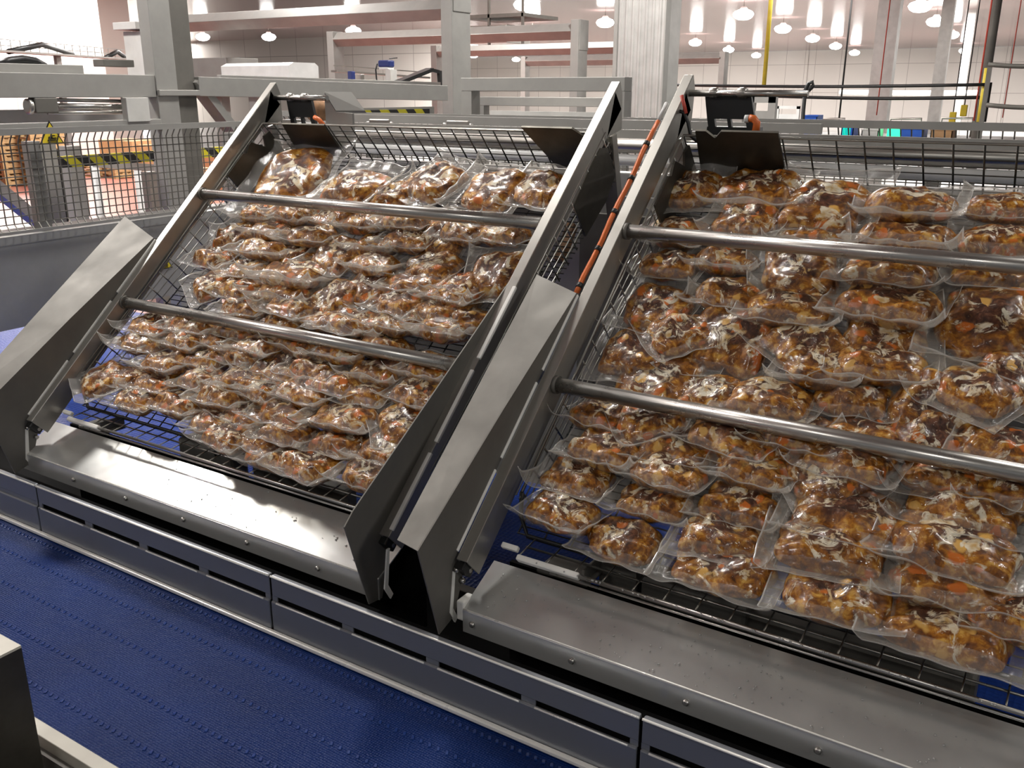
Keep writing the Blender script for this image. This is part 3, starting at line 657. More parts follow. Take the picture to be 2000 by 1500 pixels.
#BG0
# ------------------------------------------------------------------ fence and trough behind the trays
XF, YF = -4.4, 4.0
def mesh_panel(a, b, z0, z1, name, label, pitch=.04):
    a = Vector(a); b = Vector(b); d = (b - a); Ln = d.length; d.normalize(); n = Vector((d.y, -d.x, 0))
    t = thing(name, label, 'fence', (a.x, a.y, z0), 'wire mesh guard panels')
    q = MB(); k = 0
    while k * pitch <= Ln:
        p = a + d * (k * pitch)
        q.tube([p + Vector((0, 0, z0)) + n * .03, p + Vector((0, 0, z0 + .035)), p + Vector((0, 0, z1 - .05)), p + Vector((0, 0, z1)) + n * .035], .0034, 4); k += 1
    z = z0 + .035
    while z < z1 - .045: q.tube([a + Vector((0, 0, z)), b + Vector((0, 0, z))], .0034, 4); z += pitch * .92
    q.build('mesh', S['plate'], t)
    q = MB(); q.beam(a + n * .035 + Vector((0, 0, z1)), b + n * .035 + Vector((0, 0, z1)), .012, .03); q.build('top_bar', S['beam'], t)
    q = MB(); q.beam(a + n * .03 + Vector((0, 0, z0)), b + n * .03 + Vector((0, 0, z0)), .01, .014); q.build('bottom_bar', S['beam'], t)
    for s_ in (.28, .93):
        p = a + d * (Ln * s_) - n * .05
        q = MB(); q.bb((p.x - .03, p.x + .03), (p.y - .03, p.y + .03), (FL, z1 - .05)); q.build('fence_post', S['beam'], t)
    return t
mesh_panel((XF, 2.1, 0), (XF, YF, 0), -.655, -.19, 'mesh_fence', 'grey wire mesh guard at far left with warning triangle behind it')
mesh_panel((XF + .1, YF, 0), (-1.4, YF, 0), -.75, -.13, 'mesh_fence', 'grey wire mesh guard behind the left basket')
mesh_panel((-1.35, YF, 0), (1.4, YF, 0), -.75, -.125, 'mesh_fence', 'grey wire mesh guard behind the right basket')
t = thing('side_trough', 'long grey steel trough wall with folded lip at far left', 'trough', (XF, 3, FL))
q = MB(); q.bb((XF - .004, XF), (1.6, 6.0), (-1.12, -.69)); q.build('wall_plate', S['trough'], t)
q = MB(); q.prism([(XF - .12, 1.6, -.655), (XF + .002, 1.6, -.675), (XF + .002, 1.6, -.715), (XF - .002, 1.6, -.715), (XF - .002, 1.6, -.68), (XF - .12, 1.6, -.66)], (0, 4.4, 0)); q.build('lip', S['trough'], t)
for y in (1.8, 3.6, 5.6): MB().bb((XF - .07, XF - .01), (y, y + .06), (FL, -1.1)).build('leg', S['beam'], t)
def triangle(name, c, s, ax, nrm, label):
    c = Vector(c); ax = Vector(ax); up = Vector((0, 0, 1)); nrm = Vector(nrm)
    t = thing(name, label, 'sign', tuple(c), 'warning triangles')
    def tri(k): return [c - ax * s * k - up * s * .58 * k, c + ax * s * k - up * s * .58 * k, c + up * s * 1.15 * k]
    q = MB(); q.prism([p - nrm * .002 for p in tri(1)], nrm * .002); q.build('border', S['black'], t)
    q = MB(); q.prism([p + nrm * .0005 for p in tri(.84)], nrm * .0015); q.build('yellow_face', S['yellow'], t)
    q = MB()                                   # crushed-hand pictogram
    for (x0, z0, x1, z1) in ((-.38, -.34, .36, -.24), (-.3, -.22, .1, -.02), (.0, -.2, .4, -.1), (-.1, .0, .3, .07), (-.36, -.44, .36, -.39)):
        q.prism([c + nrm * .0025 + ax * s * x + up * s * z for x, z in ((x0, z0), (x1, z0 + .02), (x1 - .05, z1), (x0 + .05, z1))], nrm * .001)
    q.build('pictogram', S['black'], t); return t
triangle('warning_triangle', on(100, 266, 0, XF - .012), .065, (0, 1, 0), (1, 0, 0), 'yellow and black hand-hazard triangle behind the mesh at far left')
triangle('warning_triangle', on(322, 515, 0, XF + .004), .05, (0, 1, 0), (1, 0, 0), 'yellow triangle on the trough wall, half hidden by the left frame')
# tubes, channel and plates seen through the back of the baskets
for z, r, lab, m_ in ((-.205, .026, 'upper round steel tube running behind both baskets', 'steel'), (-.262, .022, 'lower pale round tube running behind both baskets', 'white')):
    q = MB(); q.tube([(-3.4, 3.4, z), (1.6, 3.4, z)], r, 20)
    o = q.build('cross_tube', S[m_]); tag(o, lab, 'tube', 'tubes behind the baskets')
o = MB().bb((-3.5, 1.6), (3.38, 3.46), (-.40, -.31), .004).build('cross_channel', S['trough']); tag(o, 'dark grey steel channel below the tubes behind the baskets', 'channel')
o = MB().bb((-3.5, 1.6), (3.5, 3.52), (-.20, -.15)).build('cross_rail', S['beam']); tag(o, 'flat grey steel rail above the tubes behind the baskets', 'rail')
for x, la in ((-3.48, 'steel support post of the tubes, behind the left basket'), (-1.42, 'steel support post of the tubes, between the two baskets'), (1.5, 'steel support post of the tubes, beyond the right basket')):
    o = MB().bb((x - .04, x + .04), (3.40, 3.48), (FL, -.14)).build('support_post', S['steel']); tag(o, la, 'post')
t = thing('steel_machine', 'grey steel machine body behind and below the baskets', 'machine', (-1.2, 3.56, FL))
MB().bb((-3.9, 1.6), (3.56, 3.75), (FL, -.42), .004).build('body', S['trough'], t)
for x in (-3.0, -1.9, -.6, .6): MB().bb((x, x + .9), (3.548, 3.56), (-1.3, -.5), .003).build('panel', S['plate'], t)
# ------------------------------------------------------------------ steel posts and diamond-set beams overhead
hb = .675
def post(p, wx, wy, ztop, label, mat='beam', group='overhead frame posts', plate=True):
    t = thing('frame_post', label, 'post', (p.x, p.y, FL), group)
    MB().bb((p.x - wx, p.x), (p.y, p.y + wy), (FL, ztop), .004).build('column', S[mat], t)
    if plate:
        MB().bb((p.x - wx * .2, p.x + .006), (p.y + .02, p.y + wy + .006), (ztop - .32, ztop), .003).build('gusset_plate', S['beam'], t)
    return t
def diamond(p, x0, x1, s, label):
    q = MB(); q.beam((x0, p.y + .08, p.z), (x1, p.y + .08, p.z), s, s, roll=PI / 4, bev=.004)
    return tag(q.build('overhead_beam', S['beam']), label, 'beam', 'overhead diamond-set beams')
d1, d2, d3, d4 = 7.3, 10.1, 13.7, 18.0
p = atd(882, 16, d1); post(p, .11, .26, p.z + .3, 'tall steel post left of centre, tallest of the overhead frames')
diamond(p, on(345, 22, 1, p.y).x, p.x - .11, .115, 'nearest overhead steel beam, crossing at upper left to the tall post')
p = atd(1130, 60, d2); post(p, .10, .22, p.z + .12, 'steel post of the second overhead frame, left of the ribbed column')
pl_ = on(650, 74, 1, p.y); post(pl_, .11, .2, p.z + .1, 'steel post under the left end of the second overhead beam', plate=False)
diamond(p, pl_.x - .0, p.x - .10, .125, 'second overhead steel beam, between two posts left of centre')
p = atd(1215, 92, d3); pl_ = on(852, 100, 1, p.y); diamond(p, pl_.x, p.x + .2, .125, 'third overhead steel beam, ending at the ribbed column')
post(pl_, .12, .2, p.z + .1, 'far steel post just left of the tall post', plate=False)
p = atd(1416, 113, d4); pl_ = on(1026, 119, 1, p.y); diamond(p, pl_.x, p.x - .1, .15, 'farthest overhead steel beam, passing behind the ribbed column')
post(p, .12, .22, p.z + .12, 'far steel post right of the ribbed column', plate=False)
post(pl_, .12, .2, p.z + .1, 'far steel post under the left end of the farthest beam', plate=False)
# near left column with its flange, brace and side beams
dc = 5.4
p = atd(304, 150, dc); t = thing('frame_column', 'thick steel column at upper left with flange joint and diagonal brace', 'column', (p.x, p.y, FL))
MB().bb((p.x - .10, p.x + .0), (p.y, p.y + .15), (FL, 1.6), .004).build('column', S['beam'], t)
MB().bb((p.x - .10, p.x - .02), (p.y + .15, p.y + .30), (FL, 1.6), .004).build('rear_flange', S['plate'], t)  # darker steel paints the less lit rear side of the column
MB().bb((p.x - .10, p.x + .02), (p.y - .0, p.y + .31), (-.035, 0), .004).build('joint_plate', S['beam'], t)
q = MB(); q.beam((p.x - .04, p.y + .3, .06), (p.x - .04, p.y + .72, -.42), .05, .11, (1, 0, 0)); q.build('brace', S['beam'], t)
pc = p.copy()
def ybeam(a, b, w, h, name, label, mat='beam'):
    q = MB(); q.beam(a, b, w, h, bev=.003); return tag(q.build(name, S[mat]), label, 'beam', 'machine beams')
zb = .02
ybeam((pc.x - .05, pc.y - 3.2, zb + .005), (pc.x - .05, pc.y, zb), .08, .125, 'side_beam', 'flat steel beam at upper left, running up to the thick column')
ybeam((pc.x - .12, pc.y - 3.2, zb + .075), (pc.x - .12, pc.y - .4, zb + .075), .06, .07, 'side_beam', 'second steel beam just behind the upper left beam')
p885 = atd(872, 186, d1 - .05)
ybeam((pc.x - .02, pc.y + .3, zb), (p885.x - .02, p885.y, -.02), .08, .115, 'side_beam', 'flat steel beam between the thick column and the tall post')
ybeam((pc.x - .5, pc.y + .9, .065), (p885.x - .3, p885.y + .3, .03), .06, .07, 'side_beam', 'thin steel beam behind the white cabinet')
ybeam((pc.x - .02, pc.y - 3.2, -.20), (pc.x - .02, pc.y, -.19), .06, .05, 'lower_beam', 'lower steel beam just above the left mesh guard')
ybeam((pc.x - .3, pc.y - 3.2, -.145), (pc.x - .3, pc.y + .4, -.145), .06, .08, 'lower_beam', 'dark lower steel beam behind the left mesh guard', 'trough')
# linear actuator
a = on(56, 208, 0, pc.x - .04); b = on(285, 209, 0, pc.x - .04)
t = thing('actuator_tube', 'round steel actuator tube under the upper left beam', 'actuator', tuple(a))
MB().tube([a + Vector((0, .12, 0)), b], .016, 16).build('rod', S['bar'], t)
MB().tube([a + Vector((0, .1, .034)), b + Vector((0, 0, .03))], .010, 10).build('rod', S['steel'], t)
MB().tube([a + Vector((0, .1, -.034)), b + Vector((0, 0, -.03))], .010, 10).build('rod', S['steel'], t)
MB().lathe(a, [(.03, -.012), (.04, -.008), (.04, .01), (.03, .014)], 20, 'Y').build('end_cap', S['steel'], t)
MB().bb((a.x - .035, a.x + .03), (a.y + .02, a.y + .15), (a.z - .035, a.z + .045), .006).build('housing', S['plate'], t)
c = on(275, 215, 0, pc.x + .02); o = MB().bb((c.x - .05, c.x), (c.y - .09, c.y + .06), (c.z - .065, c.z + .07), .003).build('junction_box', S['greybox']); tag(o, 'pale square box fixed left of the thick column', 'box')
# grey cabinets
c = atd(262, 100, 6.4); t = thing('control_cabinet', 'pale grey cabinet left of the thick column', 'cabinet', (c.x, c.y, c.z - .3))
MB().bb((c.x - .10, c.x + .10), (c.y, c.y + .3), (-.05, c.z + .13), .004).build('body', S['greybox'], t)
MB().bb((c.x - .15, c.x + .10), (c.y - .04, c.y + .3), (c.z + .14, c.z + .19), .004).build('canopy', S['greybox'], t)
MB().bb((c.x - .06, c.x), (c.y + .1, c.y + .16), (FL, -.05)).build('leg', S['beam'], t)
c = atd(565, 150, 7.4); t = thing('machine_cabinet', 'long white cabinet with rounded top behind the left frame', 'cabinet', (c.x - .3, c.y, -.02))
xl_ = on(433, 148, 1, c.y).x
q = MB(); q.prism([(xl_, c.y, -.02), (xl_, c.y, .19), (xl_, c.y + .06, .215), (xl_, c.y + .30, .215), (xl_, c.y + .34, .19), (xl_, c.y + .34, -.02)], (c.x - xl_, 0, 0)); q.build('body', S['whitebox'], t)
MB().bb((c.x - .6, c.x - .5), (c.y + .1, c.y + .2), (FL, -.02)).build('leg', S['beam'], t)
c = atd(440, 140, 8.6); o = MB().bb((c.x - .55, c.x + .02), (c.y, c.y + .4), (-.05, .29), .004).bb((c.x - .3, c.x - .2), (c.y + .1, c.y + .2), (FL, -.05)).build('steel_housing', S['beam']); tag(o, 'grey steel housing behind the white cabinet', 'housing')
# hazard striped guard
a = on(684, 218, 1, 5.25); b = on(850, 219, 1, 6.4)
q = MB(); pa = on(684, 218, 0, -3.6); pb = on(848, 219, 0, -3.6)
q.bb((-3.62, -3.60), (pa.y, pb.y), (-.165, -.095)); o = q.build('hazard_guard', S['beam']); tag(o, 'steel guard bar with hazard stripes above the left basket', 'guard')
q = MB(); q.bb((-3.60, -3.597), (pa.y + .03, pb.y - .05), (-.158, -.108)); o = q.build('hazard_tape', S['hazY']); tag(o, 'yellow and black striped tape above the left basket', 'tape', 'hazard tapes')
pa = on(118, 293, 0, -5.2); pb = on(452, 312, 0, -5.2)
q = MB(); q.bb((-5.24, -5.20), (pa.y, pb.y + .3), (-.44, -.375)); o = q.build('striped_rail', S['hazY']); tag(o, 'yellow and black striped rail seen through the left mesh guard', 'rail', 'hazard tapes')
for i, (u, v0, v1, w_, d, lab) in enumerate(((84, 280, 445, .05, 5.6, 'grey post behind the left mesh guard, beside a black strip'), (135, 285, 440, .045, 6.0, 'grey post right of the black strip behind the left mesh guard'),
        (182, 310, 395, .05, 7.5, 'pale round leg behind the left mesh guard'), (268, 330, 400, .05, 8.5, 'pale leg farther right behind the left mesh guard'), (292, 335, 440, .04, 6.2, 'steel post near the right end of the left mesh guard'))):
    c = atd(u, v0, d); q = MB()
    if i in (2, 3): q.tube([(c.x, c.y, FL), (c.x, c.y, c.z)], w_ * .7, 12)
    else: q.bb((c.x - w_, c.x + w_), (c.y - w_, c.y + w_), (FL, c.z))
    tag(q.build('support_post', S[('beam', 'beam', 'white', 'white', 'steel')[i]]), lab, 'leg', 'legs behind the left mesh guard')
c = atd(112, 360, 5.8); o = MB().bb((c.x - .025, c.x + .02), (c.y, c.y + .03), (FL, -.36)).build('gap_strip', S['black']); tag(o, 'black vertical strip between two posts behind the mesh guard', 'strip')  # black strip filling the dark gap between the posts
a = atd(0, 372, 5.3); b = atd(92, 448, 5.7); q = MB(); q.beam(a - (b - a) * .5, b, .06, .07); tag(q.build('diagonal_brace', S['trough']), 'dark diagonal brace behind the left mesh guard', 'brace')
a = atd(186, 319, 7.2); b = atd(335, 331, 8.2); q = MB(); q.beam(a, b, .05, .06); tag(q.build('roller_rail', S['beam']), 'steel rail across the legs behind the mesh guard', 'rail')
# pallets and cartons on the red floor
def pallet_stack(u, v, d, n, w, lab):
    c = atd(u, v, d)
    c = on(u, v, 2, FL)
    t = thing('pallet_stack', lab, 'pallets', (c.x, c.y, FL))
    for k in range(n):
        z = FL + k * .145; q = MB()
        for j in range(5): q.bb((c.x - w, c.x + w), (c.y + j * .24, c.y + j * .24 + .14), (z + .12, z + .142))
        for j in range(3): q.bb((c.x - w + j * (w - .06), c.x - w + j * (w - .06) + .12), (c.y, c.y + 1.1), (z + .02, z + .12))
        q.bb((c.x - w, c.x + w), (c.y, c.y + .12), (z, z + .02)); q.build('pallet', S['wood'], t)
    return c
for u, v, n, w_, la in ((-20, 362, 9, .75, 'tall stack of wooden pallets at far left'), (42, 362, 9, .7, 'stack of wooden pallets beside the far left post'), (182, 346, 2, 1.0, 'low stack of wooden pallets on the red floor')):
    pallet_stack(u, v, 14, n, w_, la)
for u, v, w_, h_, la in ((232, 342, .75, .95, 'large brown carton on the red floor behind the mesh guard'), (290, 345, .5, .85, 'smaller brown carton right of the large one'), (318, 405, .35, .75, 'brown carton stack near the right end of the mesh guard'), (420, 380, .6, .9, 'brown carton behind the top of the left frame')):
    c = on(u, v, 2, FL); q = MB(); q.bb((c.x - w_, c.x + w_), (c.y, c.y + 1), (FL, FL + h_), .01); q.bb((c.x - .04, c.x + .04), (c.y - .002, c.y + 1.002), (FL + .2, FL + h_ + .002)); tag(q.build('carton', S['card']), la, 'carton', 'cartons on the red floor')
# cable tray at upper left
a = atd(0, 100, 9.5); b = atd(250, 116, 12.5)
t = thing('cable_tray', 'wire cable tray with black cables at upper left', 'cable tray', tuple(a))
q = MB(); dz = .07; a0 = a - (b - a) * .3
for k in (0, .5, 1): q.tube([a0 + Vector((0, 0, k * .12)), b + Vector((0, 0, k * .12))], .006, 4)
for k in range(22): pt = a0.lerp(b, k / 21); q.tube([pt, pt + Vector((0, 0, .12))], .005, 4)
q.beam(a0, b, .2, .02); q.build('tray', S['beam'], t)
q = MB(); q.tube([a.lerp(b, .05) + Vector((0, 0, .0)), a.lerp(b, .28) + Vector((0, 0, .10)), a.lerp(b, .5) + Vector((0, 0, .02))], .03, 8); q.build('cable', S['black'], t)
MB().tube([a.lerp(b, .78), a.lerp(b, .9) + Vector((0, 0, .09)), b], .03, 8).build('cable', S['black'], t)
c = a.lerp(b, .36); MB().bb((c.x - .03, c.x + .03), (c.y, c.y + .06), (FL, c.z)).build('tray_post', S['beam'], t)
q = MB(); c = atd(45, 122, 6); q.tube([*[on(u_, v_, 0, pc.x - .13) for u_, v_ in ((-5, 128), (20, 119), (45, 116), (70, 120), (88, 130))]], .022, 8); tag(q.build('black_hose', S['black']), 'black hose bundle arching over the upper left beam', 'hose')
c = on(220, 137, 0, pc.x - .1); o = MB().bb((c.x - .06, c.x + .04), (c.y - .08, c.y + .12), (.125, .165), .004).build('terminal_box', S['plate']); tag(o, 'small grey box on the upper left beam', 'box')
# blue motors, chain and small parts above the middle beam
c = atd(748, 124, 8.0); t = thing('gear_motor', 'dark blue gear motor on a pale stand, left of the tall post', 'motor', (c.x, c.y, c.z - .25))
MB().bb((c.x - .06, c.x + .06), (c.y, c.y + .09), (c.z - .03, c.z + .028), .012).build('motor', S['blue'], t)
MB().tube([(c.x + .04, c.y + .04, c.z + .04), (c.x + .13, c.y + .04, c.z + .045)], .004, 6).build('lever', S['black'], t)
MB().bb((c.x - .05, c.x + .05), (c.y, c.y + .09), (c.z - .05, c.z - .03), .004).build('mount', S['white'], t)
MB().bb((c.x + .02, c.x + .08), (c.y, c.y + .09), (.0, c.z - .05), .003).build('stand', S['greybox'], t)
MB().tube([(c.x - .065, c.y, c.z - .0), (c.x - .085, c.y, c.z - .05), (c.x - .08, c.y, c.z - .13), (c.x - .04, c.y, c.z - .24)], .007, 6).build('cable', S['black'], t)
c = atd(683, 153, 8.0); o = MB().bb((c.x - .024, c.x + .024), (c.y, c.y + .05), (c.z - .075, c.z + .06), .006).build('blue_actuator', S['blue']); tag(o, 'small upright blue actuator left of the gear motor', 'actuator')
c = atd(697, 155, 8.1); o = MB().bb((c.x - .03, c.x + .05), (c.y, c.y + .05), (c.z - .07, c.z + .045), .006).build('valve_block', S['steel']); tag(o, 'steel valve block beside the small blue actuator', 'valve')
q = MB(); a = atd(775, 162, 7.9); b = atd(840, 136, 8.2); q.beam(a, b, .09, .03); q.beam(b, b + Vector((.07, .05, -.02)), .09, .03); q.beam(b + Vector((.07, .05, -.01)), b + Vector((.08, .05, -.15)), .05, .03, (1, 0, 0))
tag(q.build('cable_chain', S['black']), 'black plastic cable chain rising to the tall post', 'cable chain')
t = thing('cable_tray', 'steel cable tray behind the blue gear motor', 'cable tray', tuple(atd(655, 140, 10)))
a = atd(652, 139, 10); b = atd(835, 152, 11); q = MB(); q.beam(a, b, .1, .02); q.beam(a + Vector((0, 0, .06)), b + Vector((0, 0, .06)), .012, .012); q.build('tray', S['steel'], t)
# stainless double frame in the middle with grey panel
def portal(u0, u1, v, d, s, lab):
    p0 = atd(u0, v, d); x1 = on(u1, v, 1, p0.y).x
    t = thing('portal_frame', lab, 'frame', (p0.x, p0.y, FL), 'rectangular tube frames')
    q = MB(); q.bb((p0.x, x1), (p0.y, p0.y + s * 1.2), (p0.z - s, p0.z), .003); q.build('top_tube', S['beam'], t)
    for x in (p0.x, x1 - s): MB().bb((x, x + s), (p0.y, p0.y + s * 1.2), (FL, p0.z - s)).build('leg', S['beam'], t)
portal(900, 1221, 152, 5.3, .073, 'outer rectangular steel tube frame behind the left basket')
portal(931, 1200, 189, 6.0, .055, 'inner rectangular steel tube frame behind the left basket')
c = atd(957, 216, 5.7); x1 = on(1170, 216, 1, c.y).x; o = MB().bb((c.x, x1), (c.y, c.y + .02), (FL, c.z)).build('grey_panel', S['greybox']); tag(o, 'flat grey panel inside the rectangular tube frames', 'panel')
for u, v, la in ((740, 238, 'pneumatic fitting block above the rim of the left basket'), (893, 241, 'small pneumatic fitting beside the rectangular tube frame')):
    c = on(u, v, 1, 3.895); q = MB(); q.bb((c.x - .07, c.x + .07), (c.y, c.y + .04), (c.z - .03, c.z + .015), .006); q.lathe(c + Vector((-.08, .02, -.008)), [(.014, -.02), (.018, -.01), (.018, .01), (.014, .02)], 10, 'X'); q.lathe(c + Vector((.08, .02, -.008)), [(.014, -.02), (.018, -.01), (.018, .01), (.014, .02)], 10, 'X')
    tag(q.build('pneumatic_fitting', S['bar']), la, 'fitting', 'pneumatic fittings')
o = MB().bb((-3.7, -1.0), (3.9, 3.93), (-.165, -.125)).build('air_rail', S['beam']); tag(o, 'steel rail carrying pneumatic fittings behind the left basket', 'rail')
# roller drum
c = atd(622, 215, 4.8); q = MB(); q.lathe(c, [(.03, -.05), (.055, -.045), (.055, .045), (.03, .05)], 20, 'Y'); tag(q.build('guide_roller', S['rust']), 'brown round roller behind the clamp of the left frame', 'roller')
# ------------------------------------------------------------------ orange air hoses and black cable
xh = -1.262
t = thing('air_hose', 'orange air hose strapped along the left rail of the right frame', 'hose', tuple(L(xh, .9, .0)), 'orange air hoses')
pts = [L(xh, .86 + k * .0725, .004 + .004 * math.sin(k * 1.7)) for k in range(11)]
MB().tube(pts, .0085, 10).build('hose', S['orange'], t)
MB().tube([pts[-1], L(xh + .006, 1.66, .01)], .0075, 10).build('clear_end', S['white'], t)
for k in range(0, 10, 2):
    a = pts[k].lerp(pts[k + 1], .4); b = pts[k].lerp(pts[k + 1], .62); MB().tube([a, b], .0105, 10).build('cable_tie', S['black'], t)
def hose(pts, r, mat, name, label, cat='hose', grp=None):
    return tag(MB().tube(pts, r, 8).build(name, S[mat]), label, cat, grp)
c = L(-2.80, 1.60, -.03)
hose([on(614, 229, 1, c.y), on(622, 233, 1, c.y), on(630, 242, 1, c.y), on(640, 262, 1, c.y + .02)], .010, 'orange', 'air_hose', 'short orange hose elbow beside the clamp of the left frame', grp='orange air hoses')
hose([on(655, 252, 1, 3.1), on(668, 248, 1, 3.1), on(682, 252, 1, 3.1), on(684, 265, 1, 3.1), on(676, 278, 1, 3.1), on(660, 276, 1, 3.1)], .005, 'orange', 'air_hose', 'thin orange hose loop seen through the back of the left basket', grp='orange air hoses')
hose([on(1464, 231, 1, c.y), on(1472, 232, 1, c.y), on(1478, 240, 1, c.y), on(1476, 256, 1, c.y)], .012, 'orange', 'air_hose', 'short orange hose elbow beside the clamp of the right frame', grp='orange air hoses')
hose([on(1455, 232, 1, c.y), on(1463, 232, 1, c.y)], .012, 'white', 'hose_fitting', 'white round fitting on the clamp of the right frame', 'fitting')
hose([on(1323, 216, 1, c.y), on(1336, 220, 1, c.y), on(1344, 240, 1, c.y), on(1349, 265, 1, c.y), on(1362, 276, 1, c.y)], .006, 'black', 'power_cable', 'black cable hanging beside the clamp of the right frame', 'cable')
hose([on(1331, 186, 1, c.y), on(1336, 204, 1, c.y), on(1340, 222, 1, c.y)], .006, 'redcord', 'air_hose', 'dark red hose hanging below the top rod of the right frame', grp='orange air hoses')
q = MB(); a = on(1118, 440, 0, -1.62); b = on(1092, 510, 0, -1.62); q.beam(a, b, .03, .035); tag(q.build('rusty_bar', S['rust']), 'rust-stained bar seen through mesh between the two frames', 'bar')
# ------------------------------------------------------------------ building columns, pipes and far end of the hall
def clad_column(u0, u1, v, d, label, wid=None, ribs=True):
    p0 = atd(u0, v, d); x1 = on(u1, v, 1, p0.y).x; w_ = x1 - p0.x
    t = thing('building_column', label, 'column', ((p0.x + x1) / 2, p0.y, FL), 'building columns')
    q = MB(); q.bb((p0.x, x1), (p0.y, p0.y + w_ * .7), (FL, CE)); q.build('column', S['clad'], t)
    if ribs:
        q = MB(); n = 7
        for k in range(n): x = p0.x + w_ * (.1 + .8 * k / (n - 1)); q.prism([(x - .02, p0.y, FL), (x - .01, p0.y - .016, FL), (x + .01, p0.y - .016, FL), (x + .02, p0.y, FL)], (0, 0, CE - FL))
        q.build('ribbed_sheet', S['clad'], t)
        q = MB(); q.bb((x1 - .004, x1 + .01), (p0.y - .02, p0.y + .1), (FL, CE)); q.bb((p0.x - .01, p0.x + .03), (p0.y - .02, p0.y), (FL, CE)); q.build('corner_trim', S['beam'], t)
    return t
clad_column(1200, 1296, 120, 9.6, 'wide ribbed metal-clad building column right of centre')
clad_column(1703, 1745, 120, 19, 'grey building column with a red cord at right', ribs=False)
clad_column(1826, 1850, 120, 28, 'slim pale building column farther right', ribs=False)
clad_column(1876, 1893, 120, 38, 'slimmest pale building column near the far right', ribs=False)
q = MB(); a = atd(1938, 60, 11); q.tube([(a.x, a.y, FL), (a.x, a.y, CE)], .062, 14); tag(q.build('drop_pipe', S['plate']), 'dark grey vertical pipe at far right with cables beside it', 'pipe')
def cord(u0, v0, u1, d, mat, r, name, lab, z1=None, cat='cord'):
    a = atd(u0, v0, d); zz = CE if z1 is None else z1
    tag(MB().tube([(a.x, a.y, FL + .1 if u1 is None else a.z), (a.x, a.y, zz)], r, 6).build(name, S[mat]), lab, cat, 'hanging cords')
cord(1492, 168, 1, 22, 'yellowcord', .055, 'hanging_cord', 'yellow hanging cord right of the ribbed column')
cord(1712, 225, 1, 18.3, 'redcord', .012, 'hanging_cord', 'red hanging cord in front of the grey column')
cord(1902, 236, 1, 10.6, 'redcord', .010, 'hanging_cord', 'red hanging cord left of the dark vertical pipe')
cord(1958, 230, 1, 14, 'redcord', .008, 'hanging_cord', 'red hanging cord right of the dark vertical pipe')
cord(1913, 238, 1, 10.3, 'yellowcord', .035, 'hanging_cord', 'yellow cable left of the dark vertical pipe', .25)
cord(1921, 238, 1, 10.4, 'black', .03, 'hanging_cord', 'black cable running down beside the dark vertical pipe', .1)
cord(1638, 240, 1, 24, 'black', .025, 'hanging_cord', 'thin black cord left of the grey column')
def xcable(u0, u1, v, d, r, mat, name, lab, cat='cable'):
    a = atd(u0, v, d); x1 = on(u1, v, 1, a.y).x; n = 9
    tag(MB().tube([(a.x + (x1 - a.x) * k / n, a.y, a.z - .02 * math.sin(PI * k / n)) for k in range(n + 1)], r, 8).build(name, S[mat]), lab, cat, 'horizontal cable runs')
xcable(1318, 1925, 166, 12, .018, 'black', 'cable_run', 'upper black cable crossing the far hall at right')
xcable(1516, 1925, 188, 12, .02, 'black', 'cable_run', 'lower black cable crossing the far hall at right')
xcable(1640, 1925, 181, 40, .12, 'white', 'wall_pipe', 'pale pipe along the far wall at right', 'pipe')
xcable(1930, 2080, 126, 9, .022, 'plate', 'hand_rail', 'upper grey handrail at far right edge', 'rail')
xcable(1926, 2080, 205, 9, .022, 'plate', 'hand_rail', 'lower grey handrail at far right edge', 'rail')
a = atd(1938, 126, 9.05); tag(MB().bb((a.x - .04, a.x), (a.y, a.y + .05), (FL, a.z)).build('rail_post', S['plate']), 'grey post carrying the handrails at far right', 'post')
hose([Vector((atd(1566, 262, 7.2).x, atd(1566, 262, 7.2).y, FL)), atd(1566, 262, 7.2), atd(1569, 215, 7.2), atd(1573, 175, 7.2), atd(1578, 164, 7.2), atd(1587, 160, 7.2), atd(1588, 168, 7.2), atd(1578, 178, 7.2)], .016, 'black', 'black_hose', 'black hose standing up behind the right basket')
# machine frame right of the clamp
def wire_frame(u0, u1, v0, v1, d, s, lab, mat='greybox'):
    a = atd(u0, v0, d); x1 = on(u1, v0, 1, a.y).x; zb_ = a.z - (v1 - v0) / F * d
    t = thing('tube_stand', lab, 'frame', (a.x, a.y, FL), 'small machine frames')
    for x in (a.x, x1 - s): MB().bb((x, x + s), (a.y, a.y + s), (FL, a.z)).build('leg', S[mat], t)
    MB().bb((a.x, x1), (a.y, a.y + s), (a.z - s * .9, a.z + .002)).build('top_tube', S[mat], t)
    MB().bb((a.x + s, x1 - s), (a.y + .01, a.y + .02), (zb_ - .5, zb_)).build('panel', S[mat], t)
wire_frame(1460, 1516, 187, 215, 6.8, .055, 'grey machine frame right of the black clamp')
wire_frame(1516, 1562, 207, 222, 9.5, .03, 'pale tubular frame farther right of the black clamp', 'white')
